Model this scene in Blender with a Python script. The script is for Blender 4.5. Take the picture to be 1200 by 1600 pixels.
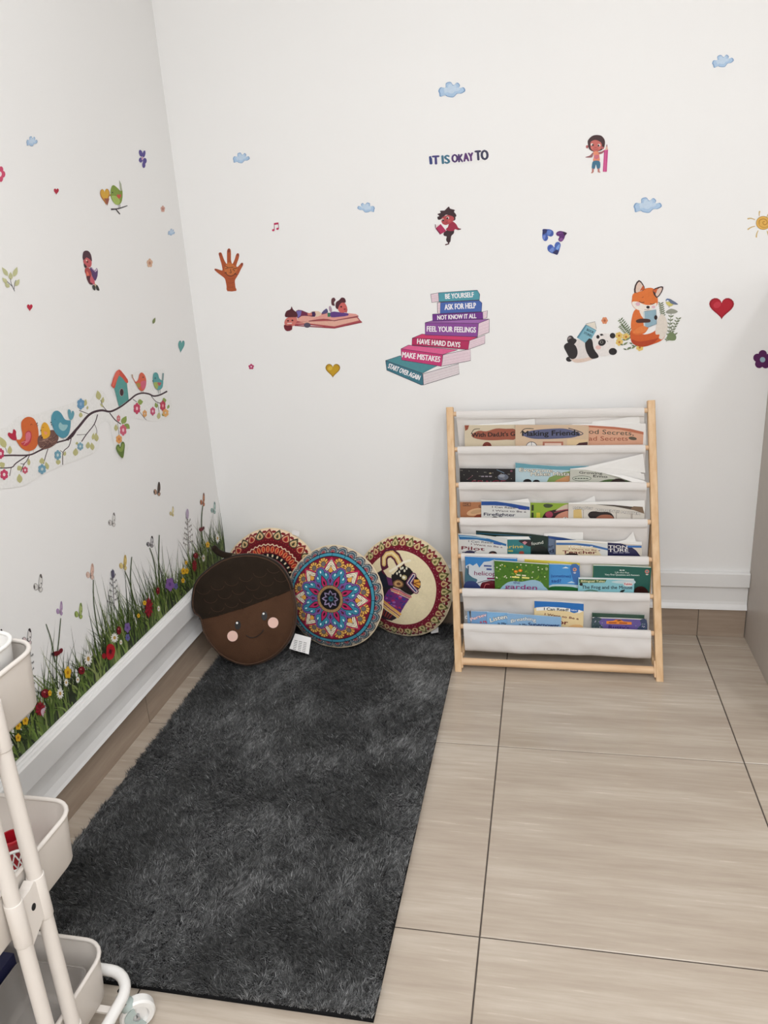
import bpy, math, random
import numpy as np
from mathutils import Vector, Matrix
from mathutils.geometry import tessellate_polygon

for o in list(bpy.data.objects):
    bpy.data.objects.remove(o, do_unlink=True)
scene = bpy.context.scene
COLL = scene.collection
random.seed(7)
RNG = np.random.default_rng(11)

# ------------------------------------------------------------------ camera
CAM = Vector((1.11909, -2.41116, 1.24665))
YAW, PITCH, ROLL, FPX = -0.216877, -0.325421, -0.0628145, 1214.073
_f = Vector((math.sin(YAW) * math.cos(PITCH), math.cos(YAW) * math.cos(PITCH), math.sin(PITCH)))
_r0 = Vector((math.cos(YAW), -math.sin(YAW), 0))
_u0 = _r0.cross(_f)
CR = math.cos(ROLL) * _r0 + math.sin(ROLL) * _u0
CU = -math.sin(ROLL) * _r0 + math.cos(ROLL) * _u0
CF = _f
cd = bpy.data.cameras.new('camera')
cam = bpy.data.objects.new('camera', cd)
COLL.objects.link(cam)
cd.sensor_fit = 'HORIZONTAL'
cd.sensor_width = 36.0
cd.lens = FPX / 1200.0 * 36.0
cd.clip_start = 0.01
M = Matrix((CR, CU, -CF)).transposed().to_4x4()
M.translation = CAM
cam.matrix_world = M
scene.camera = cam

# ------------------------------------------------------------------ world, lights, exposure
w = bpy.data.worlds.new('world')
scene.world = w
w.use_nodes = True
w.node_tree.nodes['Background'].inputs[0].default_value = (0.9, 0.93, 1.0, 1)
w.node_tree.nodes['Background'].inputs[1].default_value = 0.0
scene.view_settings.view_transform = 'Standard'
scene.view_settings.look = 'None'
scene.view_settings.gamma = 1.0
scene.view_settings.use_curve_mapping = False
scene.view_settings.exposure = 0.06
ROOM_X1, ROOM_Y1, ROOM_H = 3.4, -4.2, 2.75

def area(name, loc, sx, sy, power, color, target=None, spread=180):
    l = bpy.data.lights.new(name, 'AREA')
    l.shape = 'RECTANGLE'
    l.size, l.size_y = sx, sy
    l.energy = power
    l.color = color
    l.spread = math.radians(spread)
    o = bpy.data.objects.new(name, l)
    o.location = loc
    if target is not None:
        o.rotation_euler = (Vector(target) - Vector(loc)).to_track_quat('-Z', 'Y').to_euler()
    COLL.objects.link(o)
    return o

area('ceiling_panel_light', (1.0, -1.65, 2.70), 0.9, 0.9, 13.5, (0.945, 0.965, 1.0))
area('ceiling_panel_light', (1.5, -3.5, 2.70), 0.9, 0.9, 42, (0.945, 0.965, 1.0))
area('ceiling_panel_light', (2.60, -2.9, 2.70), 0.3, 0.3, 22, (0.95, 0.965, 1.0))

# ------------------------------------------------------------------ pixel rays (photo is 1200 x 1600)
def ray(x, y):
    return CF + CR * ((x - 600) / FPX) - CU * ((y - 800) / FPX)

def hit(x, y, P0, n):
    d = ray(x, y)
    n = Vector(n)
    t = (Vector(P0) - CAM).dot(n) / d.dot(n)
    return CAM + d * t

def backwall(x, y, off=0.0):
    return hit(x, y, (0, -off, 0), (0, 1, 0))

def leftwall(x, y, off=0.0):
    return hit(x, y, (off, 0, 0), (1, 0, 0))

def floorpt(x, y, z=0.0):
    return hit(x, y, (0, 0, z), (0, 0, 1))

# ------------------------------------------------------------------ colours and materials
def lin(c):
    r = []
    for v in c[:3]:
        v = v / 255.0
        r.append(v / 12.92 if v <= 0.04045 else ((v + 0.055) / 1.055) ** 2.4)
    return (r[0], r[1], r[2], 1.0)

def new_mat(name, rough=0.6, spec=0.4):
    m = bpy.data.materials.new(name)
    m.use_nodes = True
    nt = m.node_tree
    b = nt.nodes['Principled BSDF']
    b.inputs['Roughness'].default_value = rough
    b.inputs['Specular IOR Level'].default_value = spec
    return m, nt, b

def mat(name, col, rough=0.6, spec=0.4, var=0.0, scale=20.0, bump=0.0, bscale=200.0, stretch=(1, 1, 1), metallic=0.0, col2=None, sheen=0.0, detail=4.0):
    """plain procedural material: colour with noise variation and noise bump"""
    m, nt, b = new_mat(name, rough, spec)
    b.inputs['Metallic'].default_value = metallic
    if sheen:
        b.inputs['Sheen Weight'].default_value = sheen
        b.inputs['Sheen Roughness'].default_value = 0.4
    c = lin(col)
    tc = nt.nodes.new('ShaderNodeTexCoord')
    mp = nt.nodes.new('ShaderNodeMapping')
    mp.inputs['Scale'].default_value = stretch
    nt.links.new(tc.outputs['Object'], mp.inputs[0])
    nz = nt.nodes.new('ShaderNodeTexNoise')
    nz.inputs['Scale'].default_value = scale
    nz.inputs['Detail'].default_value = detail
    nt.links.new(mp.outputs[0], nz.inputs['Vector'])
    cr = nt.nodes.new('ShaderNodeValToRGB')
    if col2 is not None:
        c2 = lin(col2)
        cr.color_ramp.elements[0].position, cr.color_ramp.elements[1].position = 0.3, 0.7
        cr.color_ramp.elements[0].color = c
        cr.color_ramp.elements[1].color = c2
    else:
        cr.color_ramp.elements[0].position, cr.color_ramp.elements[1].position = 0.25, 0.75
        cr.color_ramp.elements[0].color = tuple(v * (1 - var) for v in c[:3]) + (1,)
        cr.color_ramp.elements[1].color = tuple(min(1, v * (1 + var)) for v in c[:3]) + (1,)
    nt.links.new(nz.outputs['Fac'], cr.inputs[0])
    nt.links.new(cr.outputs[0], b.inputs['Base Color'])
    if bump:
        n2 = nt.nodes.new('ShaderNodeTexNoise')
        n2.inputs['Scale'].default_value = bscale
        n2.inputs['Detail'].default_value = 3
        nt.links.new(mp.outputs[0], n2.inputs['Vector'])
        bp = nt.nodes.new('ShaderNodeBump')
        bp.inputs['Strength'].default_value = bump
        bp.inputs['Distance'].default_value = 0.004
        nt.links.new(n2.outputs['Fac'], bp.inputs['Height'])
        nt.links.new(bp.outputs[0], b.inputs['Normal'])
    return m

def attr_mat(name, rough=0.5, spec=0.4, bump=0.0, bscale=300.0, sheen=0.0, var=0.06):
    """printed colour carried by the mesh, with slight ink mottling"""
    m, nt, b = new_mat(name, rough, spec)
    a = nt.nodes.new('ShaderNodeAttribute')
    a.attribute_name = 'Col'
    tc = nt.nodes.new('ShaderNodeTexCoord')
    nz = nt.nodes.new('ShaderNodeTexNoise')
    nz.inputs['Scale'].default_value = 160.0
    nt.links.new(tc.outputs['Object'], nz.inputs['Vector'])
    mr = nt.nodes.new('ShaderNodeMapRange')
    mr.inputs['To Min'].default_value = 1 - var
    mr.inputs['To Max'].default_value = 1 + var
    nt.links.new(nz.outputs['Fac'], mr.inputs['Value'])
    mx = nt.nodes.new('ShaderNodeVectorMath')
    mx.operation = 'SCALE'
    nt.links.new(a.outputs['Color'], mx.inputs[0])
    nt.links.new(mr.outputs[0], mx.inputs['Scale'])
    nt.links.new(mx.outputs[0], b.inputs['Base Color'])
    if sheen:
        b.inputs['Sheen Weight'].default_value = sheen
    if bump:
        n2 = nt.nodes.new('ShaderNodeTexNoise')
        n2.inputs['Scale'].default_value = bscale
        nt.links.new(tc.outputs['Object'], n2.inputs['Vector'])
        bp = nt.nodes.new('ShaderNodeBump')
        bp.inputs['Strength'].default_value = bump
        bp.inputs['Distance'].default_value = 0.003
        nt.links.new(n2.outputs['Fac'], bp.inputs['Height'])
        nt.links.new(bp.outputs[0], b.inputs['Normal'])
    return m

MAT = {}
MAT['wall'] = mat('white_wall_paint', (241, 240, 238), 0.62, 0.3, var=0.012, scale=1.6, bump=0.10, bscale=14.0)
MAT['ceiling'] = mat('ceiling_paint', (240, 240, 238), 0.9, 0.2, var=0.01, scale=2)
MAT['trim'] = mat('glossy_white_trim_paint', (236, 235, 233), 0.35, 0.5, var=0.03, scale=9, bump=0.12, bscale=25)
MAT['grout'] = mat('dark_grout', (84, 77, 72), 0.9, 0.1, var=0.15, scale=60)

def tile_mat(name, base, dark, light, axis='x', rough=0.22):
    m, nt, b = new_mat(name, rough, 0.5)
    tc = nt.nodes.new('ShaderNodeTexCoord')
    oi = nt.nodes.new('ShaderNodeObjectInfo')
    ad = nt.nodes.new('ShaderNodeVectorMath'); ad.operation = 'ADD'
    rv = nt.nodes.new('ShaderNodeVectorMath'); rv.operation = 'SCALE'
    rv.inputs[0].default_value = (7.3, 3.1, 5.7)
    nt.links.new(oi.outputs['Random'], rv.inputs['Scale'])
    nt.links.new(tc.outputs['Object'], ad.inputs[0])
    nt.links.new(rv.outputs[0], ad.inputs[1])
    fac = None
    ramps = []
    for sc, st in ((1.0, 9.0), (3.0, 60.0)):
        mp = nt.nodes.new('ShaderNodeMapping')
        mp.inputs['Scale'].default_value = (sc * 1.3, st, st) if axis == 'x' else (st, sc * 1.3, st)
        nt.links.new(ad.outputs[0], mp.inputs[0])
        nz = nt.nodes.new('ShaderNodeTexNoise')
        nz.inputs['Scale'].default_value = 1.6
        nz.inputs['Detail'].default_value = 5
        nz.inputs['Roughness'].default_value = 0.6
        nt.links.new(mp.outputs[0], nz.inputs['Vector'])
        ramps.append(nz)
    ma = nt.nodes.new('ShaderNodeMath'); ma.operation = 'MULTIPLY_ADD'
    nt.links.new(ramps[1].outputs['Fac'], ma.inputs[0]); ma.inputs[1].default_value = 0.55
    nt.links.new(ramps[0].outputs['Fac'], ma.inputs[2])
    cr = nt.nodes.new('ShaderNodeValToRGB')
    e = cr.color_ramp.elements
    e[0].position, e[1].position = 0.52, 1.05
    e[0].color, e[1].color = lin(dark), lin(light)
    k = e.new(0.78); k.color = lin(base)
    nt.links.new(ma.outputs[0], cr.inputs[0])
    nt.links.new(cr.outputs[0], b.inputs['Base Color'])
    mr = nt.nodes.new('ShaderNodeMapRange')
    mr.inputs['To Min'].default_value = rough - 0.04
    mr.inputs['To Max'].default_value = rough + 0.10
    nt.links.new(ramps[1].outputs['Fac'], mr.inputs['Value'])
    nt.links.new(mr.outputs[0], b.inputs['Roughness'])
    return m

MAT['tile'] = tile_mat('beige_floor_tile', (184, 170, 154), (171, 156, 140), (197, 185, 170), 'x')
MAT['skirt_x'] = tile_mat('brown_skirting_tile_back', (164, 146, 129), (148, 131, 115), (178, 161, 144), 'x', 0.35)
MAT['skirt_y'] = tile_mat('brown_skirting_tile_left', (164, 146, 129), (148, 131, 115), (178, 161, 144), 'y', 0.35)
MAT['print'] = attr_mat('vinyl_sticker_print', 0.5, 0.35, var=0.09)
MAT['paper_print'] = attr_mat('glossy_cover_print', 0.35, 0.45, var=0.03)
MAT['cotton'] = attr_mat('printed_cotton', 0.85, 0.2, bump=0.25, bscale=500, sheen=0.15, var=0.10)
MAT['pages'] = mat('white_paper', (232, 230, 226), 0.8, 0.2, var=0.02, scale=40)
MAT['wood'] = mat('pale_pine', (230, 198, 158), 0.5, 0.35, scale=5, stretch=(14, 14, 1.2), col2=(212, 172, 128), detail=6)
MAT['wood_x'] = mat('pale_pine_dowel', (232, 200, 162), 0.5, 0.35, scale=5, stretch=(1.5, 14, 14), col2=(214, 174, 134), detail=6)
MAT['grey_panel'] = mat('grey_laminate', (190, 181, 172), 0.45, 0.4, var=0.03, scale=30)
MAT['cart'] = mat('cream_powder_coat', (226, 219, 211), 0.42, 0.45, var=0.015, scale=12)
MAT['cart_white'] = mat('white_plastic', (238, 236, 232), 0.35, 0.45, var=0.01, scale=12)
MAT['chrome'] = mat('chrome', (190, 192, 195), 0.15, 0.5, metallic=1.0)
MAT['hood'] = mat('grey_green_plastic', (176, 190, 186), 0.3, 0.5, var=0.02)
MAT['black'] = mat('black_satin', (14, 12, 12), 0.4, 0.4)
MAT['white'] = mat('white_satin', (240, 238, 236), 0.5, 0.4)
MAT['red'] = mat('red_plastic', (176, 24, 38), 0.35, 0.5)
MAT['navy'] = mat('navy_card', (22, 26, 66), 0.5, 0.4)
MAT['cap'] = mat('dark_brown_plush', (42, 33, 25), 0.9, 0.12, var=0.14, scale=25, bump=0.3, bscale=350, sheen=0.12)
MAT['nut'] = mat('brown_plush', (82, 57, 41), 0.85, 0.12, var=0.12, scale=14, bump=0.3, bscale=350, sheen=0.12)
MAT['blush'] = mat('pink_felt', (238, 200, 186), 0.8, 0.2, var=0.02)
MAT['cream'] = mat('cream_cotton', (226, 208, 176), 0.9, 0.2, var=0.05, scale=20, bump=0.2, bscale=400)

def clear_plastic():
    m, nt, b = new_mat('smoky_clear_plastic', 0.12, 0.5)
    b.inputs['Base Color'].default_value = lin((196, 190, 184))
    b.inputs['Transmission Weight'].default_value = 0.55
    b.inputs['IOR'].default_value = 1.2
    return m
MAT['clear'] = clear_plastic()

def canvas_mat():
    m, nt, b = new_mat('off_white_canvas', 0.9, 0.15)
    tc = nt.nodes.new('ShaderNodeTexCoord')
    nz = nt.nodes.new('ShaderNodeTexNoise'); nz.inputs['Scale'].default_value = 9
    nt.links.new(tc.outputs['Object'], nz.inputs['Vector'])
    cr = nt.nodes.new('ShaderNodeValToRGB')
    cr.color_ramp.elements[0].color = lin((234, 229, 224)); cr.color_ramp.elements[1].color = lin((245, 242, 239))
    nt.links.new(nz.outputs['Fac'], cr.inputs[0])
    nt.links.new(cr.outputs[0], b.inputs['Base Color'])
    wv = nt.nodes.new('ShaderNodeTexWave'); wv.inputs['Scale'].default_value = 500
    nt.links.new(tc.outputs['Object'], wv.inputs['Vector'])
    bp = nt.nodes.new('ShaderNodeBump'); bp.inputs['Strength'].default_value = 0.12; bp.inputs['Distance'].default_value = 0.001
    nt.links.new(wv.outputs['Fac'], bp.inputs['Height'])
    nt.links.new(bp.outputs[0], b.inputs['Normal'])
    tr = nt.nodes.new('ShaderNodeBsdfTranslucent'); tr.inputs[0].default_value = lin((232, 226, 218))
    ms = nt.nodes.new('ShaderNodeMixShader'); ms.inputs[0].default_value = 0.18
    nt.links.new(b.outputs[0], ms.inputs[1]); nt.links.new(tr.outputs[0], ms.inputs[2])
    nt.links.new(ms.outputs[0], nt.nodes['Material Output'].inputs[0])
    return m
MAT['canvas'] = canvas_mat()

# ------------------------------------------------------------------ mesh helpers
ORG = {}

def thing(name, label, cat, loc=(0, 0, 0), group=None):
    o = bpy.data.objects.new(name, None)
    COLL.objects.link(o)
    o.location = loc
    o.empty_display_size = 0.05
    o['label'] = label
    o['category'] = cat
    if group:
        o['group'] = group
    ORG[o.name] = Vector(loc)
    return o

def tag(o, label, cat, group=None):
    o['label'] = label
    o['category'] = cat
    if group:
        o['group'] = group
    return o

class MB:
    def __init__(self):
        self.v, self.f, self.c = [], [], []

    def add(self, verts, faces, col=None):
        n = len(self.v)
        self.v.extend([tuple(p) for p in verts])
        for fa in faces:
            self.f.append(tuple(i + n for i in fa))
            self.c.append(col)

    def box(self, x0, x1, y0, y1, z0, z1, col=None):
        v = [(x, y, z) for z in (z0, z1) for y in (y0, y1) for x in (x0, x1)]
        self.add(v, [(0, 2, 3, 1), (4, 5, 7, 6), (0, 1, 5, 4), (2, 6, 7, 3), (0, 4, 6, 2), (1, 3, 7, 5)], col)

    def obox(self, c, ax, ay, az, hx, hy, hz, ch=0.0, col=None):
        """oriented box with chamfered long edges along az"""
        c, ax, ay, az = Vector(c), Vector(ax), Vector(ay), Vector(az)
        if ch <= 0:
            pr = [(-hx, -hy), (hx, -hy), (hx, hy), (-hx, hy)]
        else:
            pr = [(-hx + ch, -hy), (hx - ch, -hy), (hx, -hy + ch), (hx, hy - ch), (hx - ch, hy), (-hx + ch, hy), (-hx, hy - ch), (-hx, -hy + ch)]
        n = len(pr)
        v = [c + ax * a + ay * b - az * hz for a, b in pr] + [c + ax * a + ay * b + az * hz for a, b in pr]
        fs = [tuple(range(n))[::-1], tuple(range(n, 2 * n))]
        fs += [(i, (i + 1) % n, n + (i + 1) % n, n + i) for i in range(n)]
        self.add(v, fs, col)

    def tube(self, path, rad, n=10, closed=False, col=None, caps=True):
        P = [Vector(p) for p in path]
        m = len(P)
        rads = rad if isinstance(rad, (list, tuple)) else [rad] * m
        ref = None
        rings = []
        for i in range(m):
            if closed:
                t = (P[(i + 1) % m] - P[i - 1])
            else:
                t = (P[min(i + 1, m - 1)] - P[max(i - 1, 0)])
            t = t.normalized()
            if ref is None:
                a = Vector((0, 0, 1)) if abs(t.z) < 0.9 else Vector((1, 0, 0))
                ref = (a - t * a.dot(t)).normalized()
            else:
                ref = (ref - t * ref.dot(t)).normalized()
            b = t.cross(ref)
            rings.append([P[i] + (ref * math.cos(k * 2 * math.pi / n) + b * math.sin(k * 2 * math.pi / n)) * rads[i] for k in range(n)])
        v = [q for r in rings for q in r]
        fs = []
        for i in range(m if closed else m - 1):
            j = (i + 1) % m
            for k in range(n):
                k2 = (k + 1) % n
                fs.append((i * n + k, i * n + k2, j * n + k2, j * n + k))
        if not closed and caps:
            fs.append(tuple(range(n))[::-1])
            fs.append(tuple((m - 1) * n + k for k in range(n)))
        self.add(v, fs, col)

    def lathe(self, c, axis, prof, n=24, col=None):
        """prof: list of (radius, along)"""
        c, axis = Vector(c), Vector(axis).normalized()
        a = Vector((0, 0, 1)) if abs(axis.z) < 0.9 else Vector((1, 0, 0))
        e1 = (a - axis * a.dot(axis)).normalized()
        e2 = axis.cross(e1)
        v = []
        for r, h in prof:
            for k in range(n):
                t = 2 * math.pi * k / n
                v.append(c + axis * h + (e1 * math.cos(t) + e2 * math.sin(t)) * r)
        fs = []
        for i in range(len(prof) - 1):
            for k in range(n):
                k2 = (k + 1) % n
                fs.append((i * n + k, i * n + k2, (i + 1) * n + k2, (i + 1) * n + k))
        self.add(v, fs, col)

    def poly(self, pts3, col=None):
        pts3 = [Vector(p) for p in pts3]
        tr = tessellate_polygon([pts3])
        self.add(pts3, tr, col)

    def slab(self, pts3, back, col=None):
        """closed solid: planar outline pushed along the vector back"""
        pts3 = [Vector(p) for p in pts3]
        back = Vector(back)
        n = len(pts3)
        tr = tessellate_polygon([pts3])
        fs = [tuple(t) for t in tr] + [tuple(i + n for i in t[::-1]) for t in tr]
        fs += [(i, (i + 1) % n, n + (i + 1) % n, n + i) for i in range(n)]
        self.add(pts3 + [p + back for p in pts3], fs, col)

    def grid(self, rows, closed=False, col=None):
        """rows: list of equal-length point lists"""
        n = len(rows[0])
        v = [p for r in rows for p in r]
        fs = []
        for i in range(len(rows) - 1):
            for k in range(n if closed else n - 1):
                k2 = (k + 1) % n
                fs.append((i * n + k, i * n + k2, (i + 1) * n + k2, (i + 1) * n + k))
        self.add(v, fs, col)

    def build(self, name, material, parent=None, smooth=False, org=None, kind=None):
        if parent is not None:
            org = ORG[parent.name]
        if org is None:
            org = Vector((0, 0, 0))
        org = Vector(org)
        me = bpy.data.meshes.new(name)
        me.from_pydata([(p[0] - org.x, p[1] - org.y, p[2] - org.z) for p in self.v], [], self.f)
        if any(c is not None for c in self.c):
            at = me.color_attributes.new('Col', 'FLOAT_COLOR', 'CORNER')
            cache = {}
            arr = np.ones((len(me.loops), 4), np.float32)
            k = 0
            for fa, c in zip(self.f, self.c):
                if c not in cache:
                    cache[c] = lin(c) if c is not None else (1, 1, 1, 1)
                arr[k:k + len(fa)] = cache[c]
                k += len(fa)
            at.data.foreach_set('color', arr.ravel())
        me.materials.append(MAT[material] if isinstance(material, str) else material)
        if smooth:
            me.polygons.foreach_set('use_smooth', [True] * len(me.polygons))
        me.update()
        o = bpy.data.objects.new(name, me)
        COLL.objects.link(o)
        if parent is not None:
            o.parent = parent
        else:
            o.location = org
        if kind:
            o['kind'] = kind
        ORG[o.name] = org
        return o

def smooth_by_angle(o, deg=40):
    me = o.data
    me.polygons.foreach_set('use_smooth', [True] * len(me.polygons))
    try:
        me.set_sharp_from_angle(angle=math.radians(deg))
    except Exception:
        pass

def struct(mb, name, material, smooth=False):
    o = mb.build(name, material, smooth=smooth)
    o['kind'] = 'structure'
    return o

# ------------------------------------------------------------------ the room shell
X_A, D_Y, T = 1.00187, 0.0709, 0.6
TRIM_END = 1.745

mb = MB(); mb.box(-0.12, ROOM_X1 + 0.12, 0, 0.12, -0.05, ROOM_H + 0.05); struct(mb, 'wall_back', 'wall')
mb = MB(); mb.box(-0.12, 0, ROOM_Y1, 0, -0.05, ROOM_H + 0.05); struct(mb, 'wall_left', 'wall')
mb = MB(); mb.box(ROOM_X1, ROOM_X1 + 0.12, ROOM_Y1, 0, -0.05, ROOM_H + 0.05); struct(mb, 'wall_right', 'wall')
mb = MB(); mb.box(-0.12, ROOM_X1 + 0.12, ROOM_Y1 - 0.12, ROOM_Y1, -0.05, ROOM_H + 0.05); struct(mb, 'wall_front', 'wall')
mb = MB(); mb.box(-0.12, ROOM_X1 + 0.12, ROOM_Y1 - 0.12, 0.12, ROOM_H, ROOM_H + 0.1); struct(mb, 'ceiling', 'ceiling')

mb = MB(); mb.box(-0.12, ROOM_X1 + 0.12, ROOM_Y1 - 0.12, 0.12, -0.06, -0.0022)
floor = struct(mb, 'floor', 'grout')
xs = [0.0] + [X_A + T * k for k in range(-1, 5) if 0 < X_A + T * k < ROOM_X1] + [ROOM_X1]
ys = [0.0] + [-D_Y - T * k for k in range(0, 8) if -D_Y - T * k > ROOM_Y1] + [ROOM_Y1]
G = 0.0014
for i in range(len(xs) - 1):
    for j in range(len(ys) - 1):
        x0, x1, y1, y0 = xs[i] + G, xs[i + 1] - G, ys[j] - G, ys[j + 1] + G
        c = 0.0012
        mb = MB()
        v = [(x0, y0, -0.004), (x1, y0, -0.004), (x1, y1, -0.004), (x0, y1, -0.004),
             (x0, y0, -c), (x1, y0, -c), (x1, y1, -c), (x0, y1, -c),
             (x0 + c, y0 + c, 0), (x1 - c, y0 + c, 0), (x1 - c, y1 - c, 0), (x0 + c, y1 - c, 0)]
        fs = [(8, 9, 10, 11)]
        for a in (0, 4):
            fs += [(a + k, a + (k + 1) % 4, a + 4 + (k + 1) % 4, a + 4 + k) for k in range(4)]
        mb.add(v, fs)
        mb.build('tile', 'tile', floor)

# skirting tiles and the white moulded trim above them
SK_H = 0.0975
mb = MB(); mb.box(0, 0.004, ROOM_Y1, -0.004, 0, SK_H - 0.004); bl = struct(mb, 'baseboard_left', 'grout')
mb = MB(); mb.box(0.004, TRIM_END, -0.004, 0, 0, SK_H - 0.004); bb = struct(mb, 'baseboard_back', 'grout')
for j in range(len(ys) - 1):
    y1, y0 = ys[j] - (0.0035 if j else 0.009), ys[j + 1] + 0.001
    if j == 0:
        continue
    if j == 1:
        y1 = -0.009
    mb = MB(); mb.box(0.001, 0.009, y0, y1, 0.0005, SK_H); mb.build('skirting_tile', 'skirt_y', bl)
bx = [0.0095] + [v for v in xs if 0.1 < v < TRIM_END] + [TRIM_END - 0.0005]
for i in range(len(bx) - 1):
    mb = MB(); mb.box(bx[i] + 0.001, bx[i + 1] - 0.001, -0.009, -0.001, 0.0005, SK_H); mb.build('skirting_tile', 'skirt_x', bb)

# (distance from wall, height)
PROF_L = [(0.0, 0.2465), (0.006, 0.2465), (0.008, 0.243), (0.012, 0.2425), (0.014, 0.2385), (0.019, 0.2375), (0.022, 0.233), (0.022, 0.178), (0.0195, 0.1755), (0.009, 0.174), (0.009, 0.140), (0.0105, 0.122), (0.016, 0.106), (0.020, 0.0985), (0.0, 0.0985)]
PROF_B = [(0.0, 0.2255), (0.013, 0.2245), (0.018, 0.2215), (0.018, 0.1785), (0.016, 0.1765), (0.007, 0.1755), (0.007, 0.124), (0.009, 0.115), (0.014, 0.106), (0.017, 0.0985), (0.0, 0.0985)]
mb = MB()
mb.grid([[(o, ROOM_Y1 + 0.001, z) for o, z in PROF_L], [(o, -0.0005, z) for o, z in PROF_L]])
struct(mb, 'trim_1', 'trim')
mb = MB()
mb.grid([[(0.0225, -o, z) for o, z in PROF_B], [(TRIM_END - 0.001, -o, z) for o, z in PROF_B]])
mb.add([(TRIM_END - 0.001, -o, z) for o, z in PROF_B], [tuple(range(len(PROF_B)))])
struct(mb, 'trim_2', 'trim')

# ------------------------------------------------------------------ grey cabinet at the right edge
CAB_X0, CAB_D, CAB_H = 1.7455, 0.62, 1.12
cab = thing('storage_cabinet', 'plain grey cabinet seen side-on at the right edge, standing against the back wall', 'cabinet', (CAB_X0 + 0.4, -CAB_D / 2, 0))
mb = MB(); mb.box(CAB_X0, CAB_X0 + 0.018, -CAB_D, -0.001, 0.0005, CAB_H); mb.build('side_panel', 'grey_panel', cab)
mb = MB(); mb.box(CAB_X0 + 0.782, CAB_X0 + 0.8, -CAB_D, -0.001, 0.0005, CAB_H); mb.build('side_panel', 'grey_panel', cab)
mb = MB(); mb.box(CAB_X0 + 0.018, CAB_X0 + 0.782, -CAB_D + 0.02, -0.001, CAB_H - 0.018, CAB_H); mb.build('top_panel', 'grey_panel', cab)
mb = MB(); mb.box(CAB_X0 + 0.018, CAB_X0 + 0.782, -CAB_D + 0.05, -CAB_D + 0.068, 0.0005, 0.08); mb.build('plinth', 'grey_panel', cab)
for k in range(2):
    x0 = CAB_X0 + 0.020 + k * 0.382
    mb = MB(); mb.box(x0, x0 + 0.378, -CAB_D - 0.001, -CAB_D + 0.019, 0.083, CAB_H - 0.003); dd = mb.build('door', 'grey_panel', cab)
    hx = x0 + (0.345 if k == 0 else 0.033)
    mb = MB(); mb.tube([(hx, -CAB_D - 0.001, 0.62), (hx, -CAB_D - 0.026, 0.62), (hx, -CAB_D - 0.026, 0.76), (hx, -CAB_D - 0.001, 0.76)], 0.005); mb.build('handle', 'chrome', dd, smooth=True)
# ------------------------------------------------------------------ rug
RX0, RX1, RY0, RY1 = 0.072, 0.838, -1.472, -0.022

def rug_mats():
    m, nt, b = new_mat('charcoal_shag_pile', 0.75, 0.25)
    a = nt.nodes.new('ShaderNodeAttribute'); a.attribute_name = 'Col'
    nt.links.new(a.outputs['Color'], b.inputs['Base Color'])
    b.inputs['Sheen Weight'].default_value = 0.25
    b.inputs['Sheen Roughness'].default_value = 0.35
    return m
MAT['pile'] = rug_mats()
MAT['rug_base'] = mat('charcoal_rug_backing', (26, 26, 27), 0.95, 0.1, var=0.1, scale=80)
rug = thing('rug', 'charcoal grey shaggy rug lying along the left wall', 'rug', ((RX0 + RX1) / 2, (RY0 + RY1) / 2, 0.0))
mb = MB()
c = 0.004
bxr = [(RX0, RY0), (RX1, RY0), (RX1, RY1), (RX0, RY1)]
mb.add([(x, y, 0.0005) for x, y in bxr] + [(x, y, 0.006) for x, y in bxr] +
       [(x + (c if x == RX0 else -c), y + (c if y == RY0 else -c), 0.009) for x, y in bxr],
       [(8, 9, 10, 11)] + [(a + k, a + (k + 1) % 4, a + 4 + (k + 1) % 4, a + 4 + k) for a in (0, 4) for k in range(4)])
mb.build('backing', 'rug_base', rug)

def field(x, y, seed, f0, oct=4):
    r = np.random.default_rng(seed)
    s = np.zeros_like(x)
    amp, f = 1.0, f0
    for o in range(oct):
        for k in range(4):
            a = r.uniform(0, 2 * math.pi)
            ph = r.uniform(0, 6.28)
            ph2 = r.uniform(0, 6.28)
            u = (x * math.cos(a) + y * math.sin(a)) * f
            v = (-x * math.sin(a) + y * math.cos(a)) * f * 0.8
            s += amp * np.sin(u + ph + 1.3 * np.sin(v + ph2)) * 0.5
        amp *= 0.62
        f *= 2.1
    return s

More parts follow.
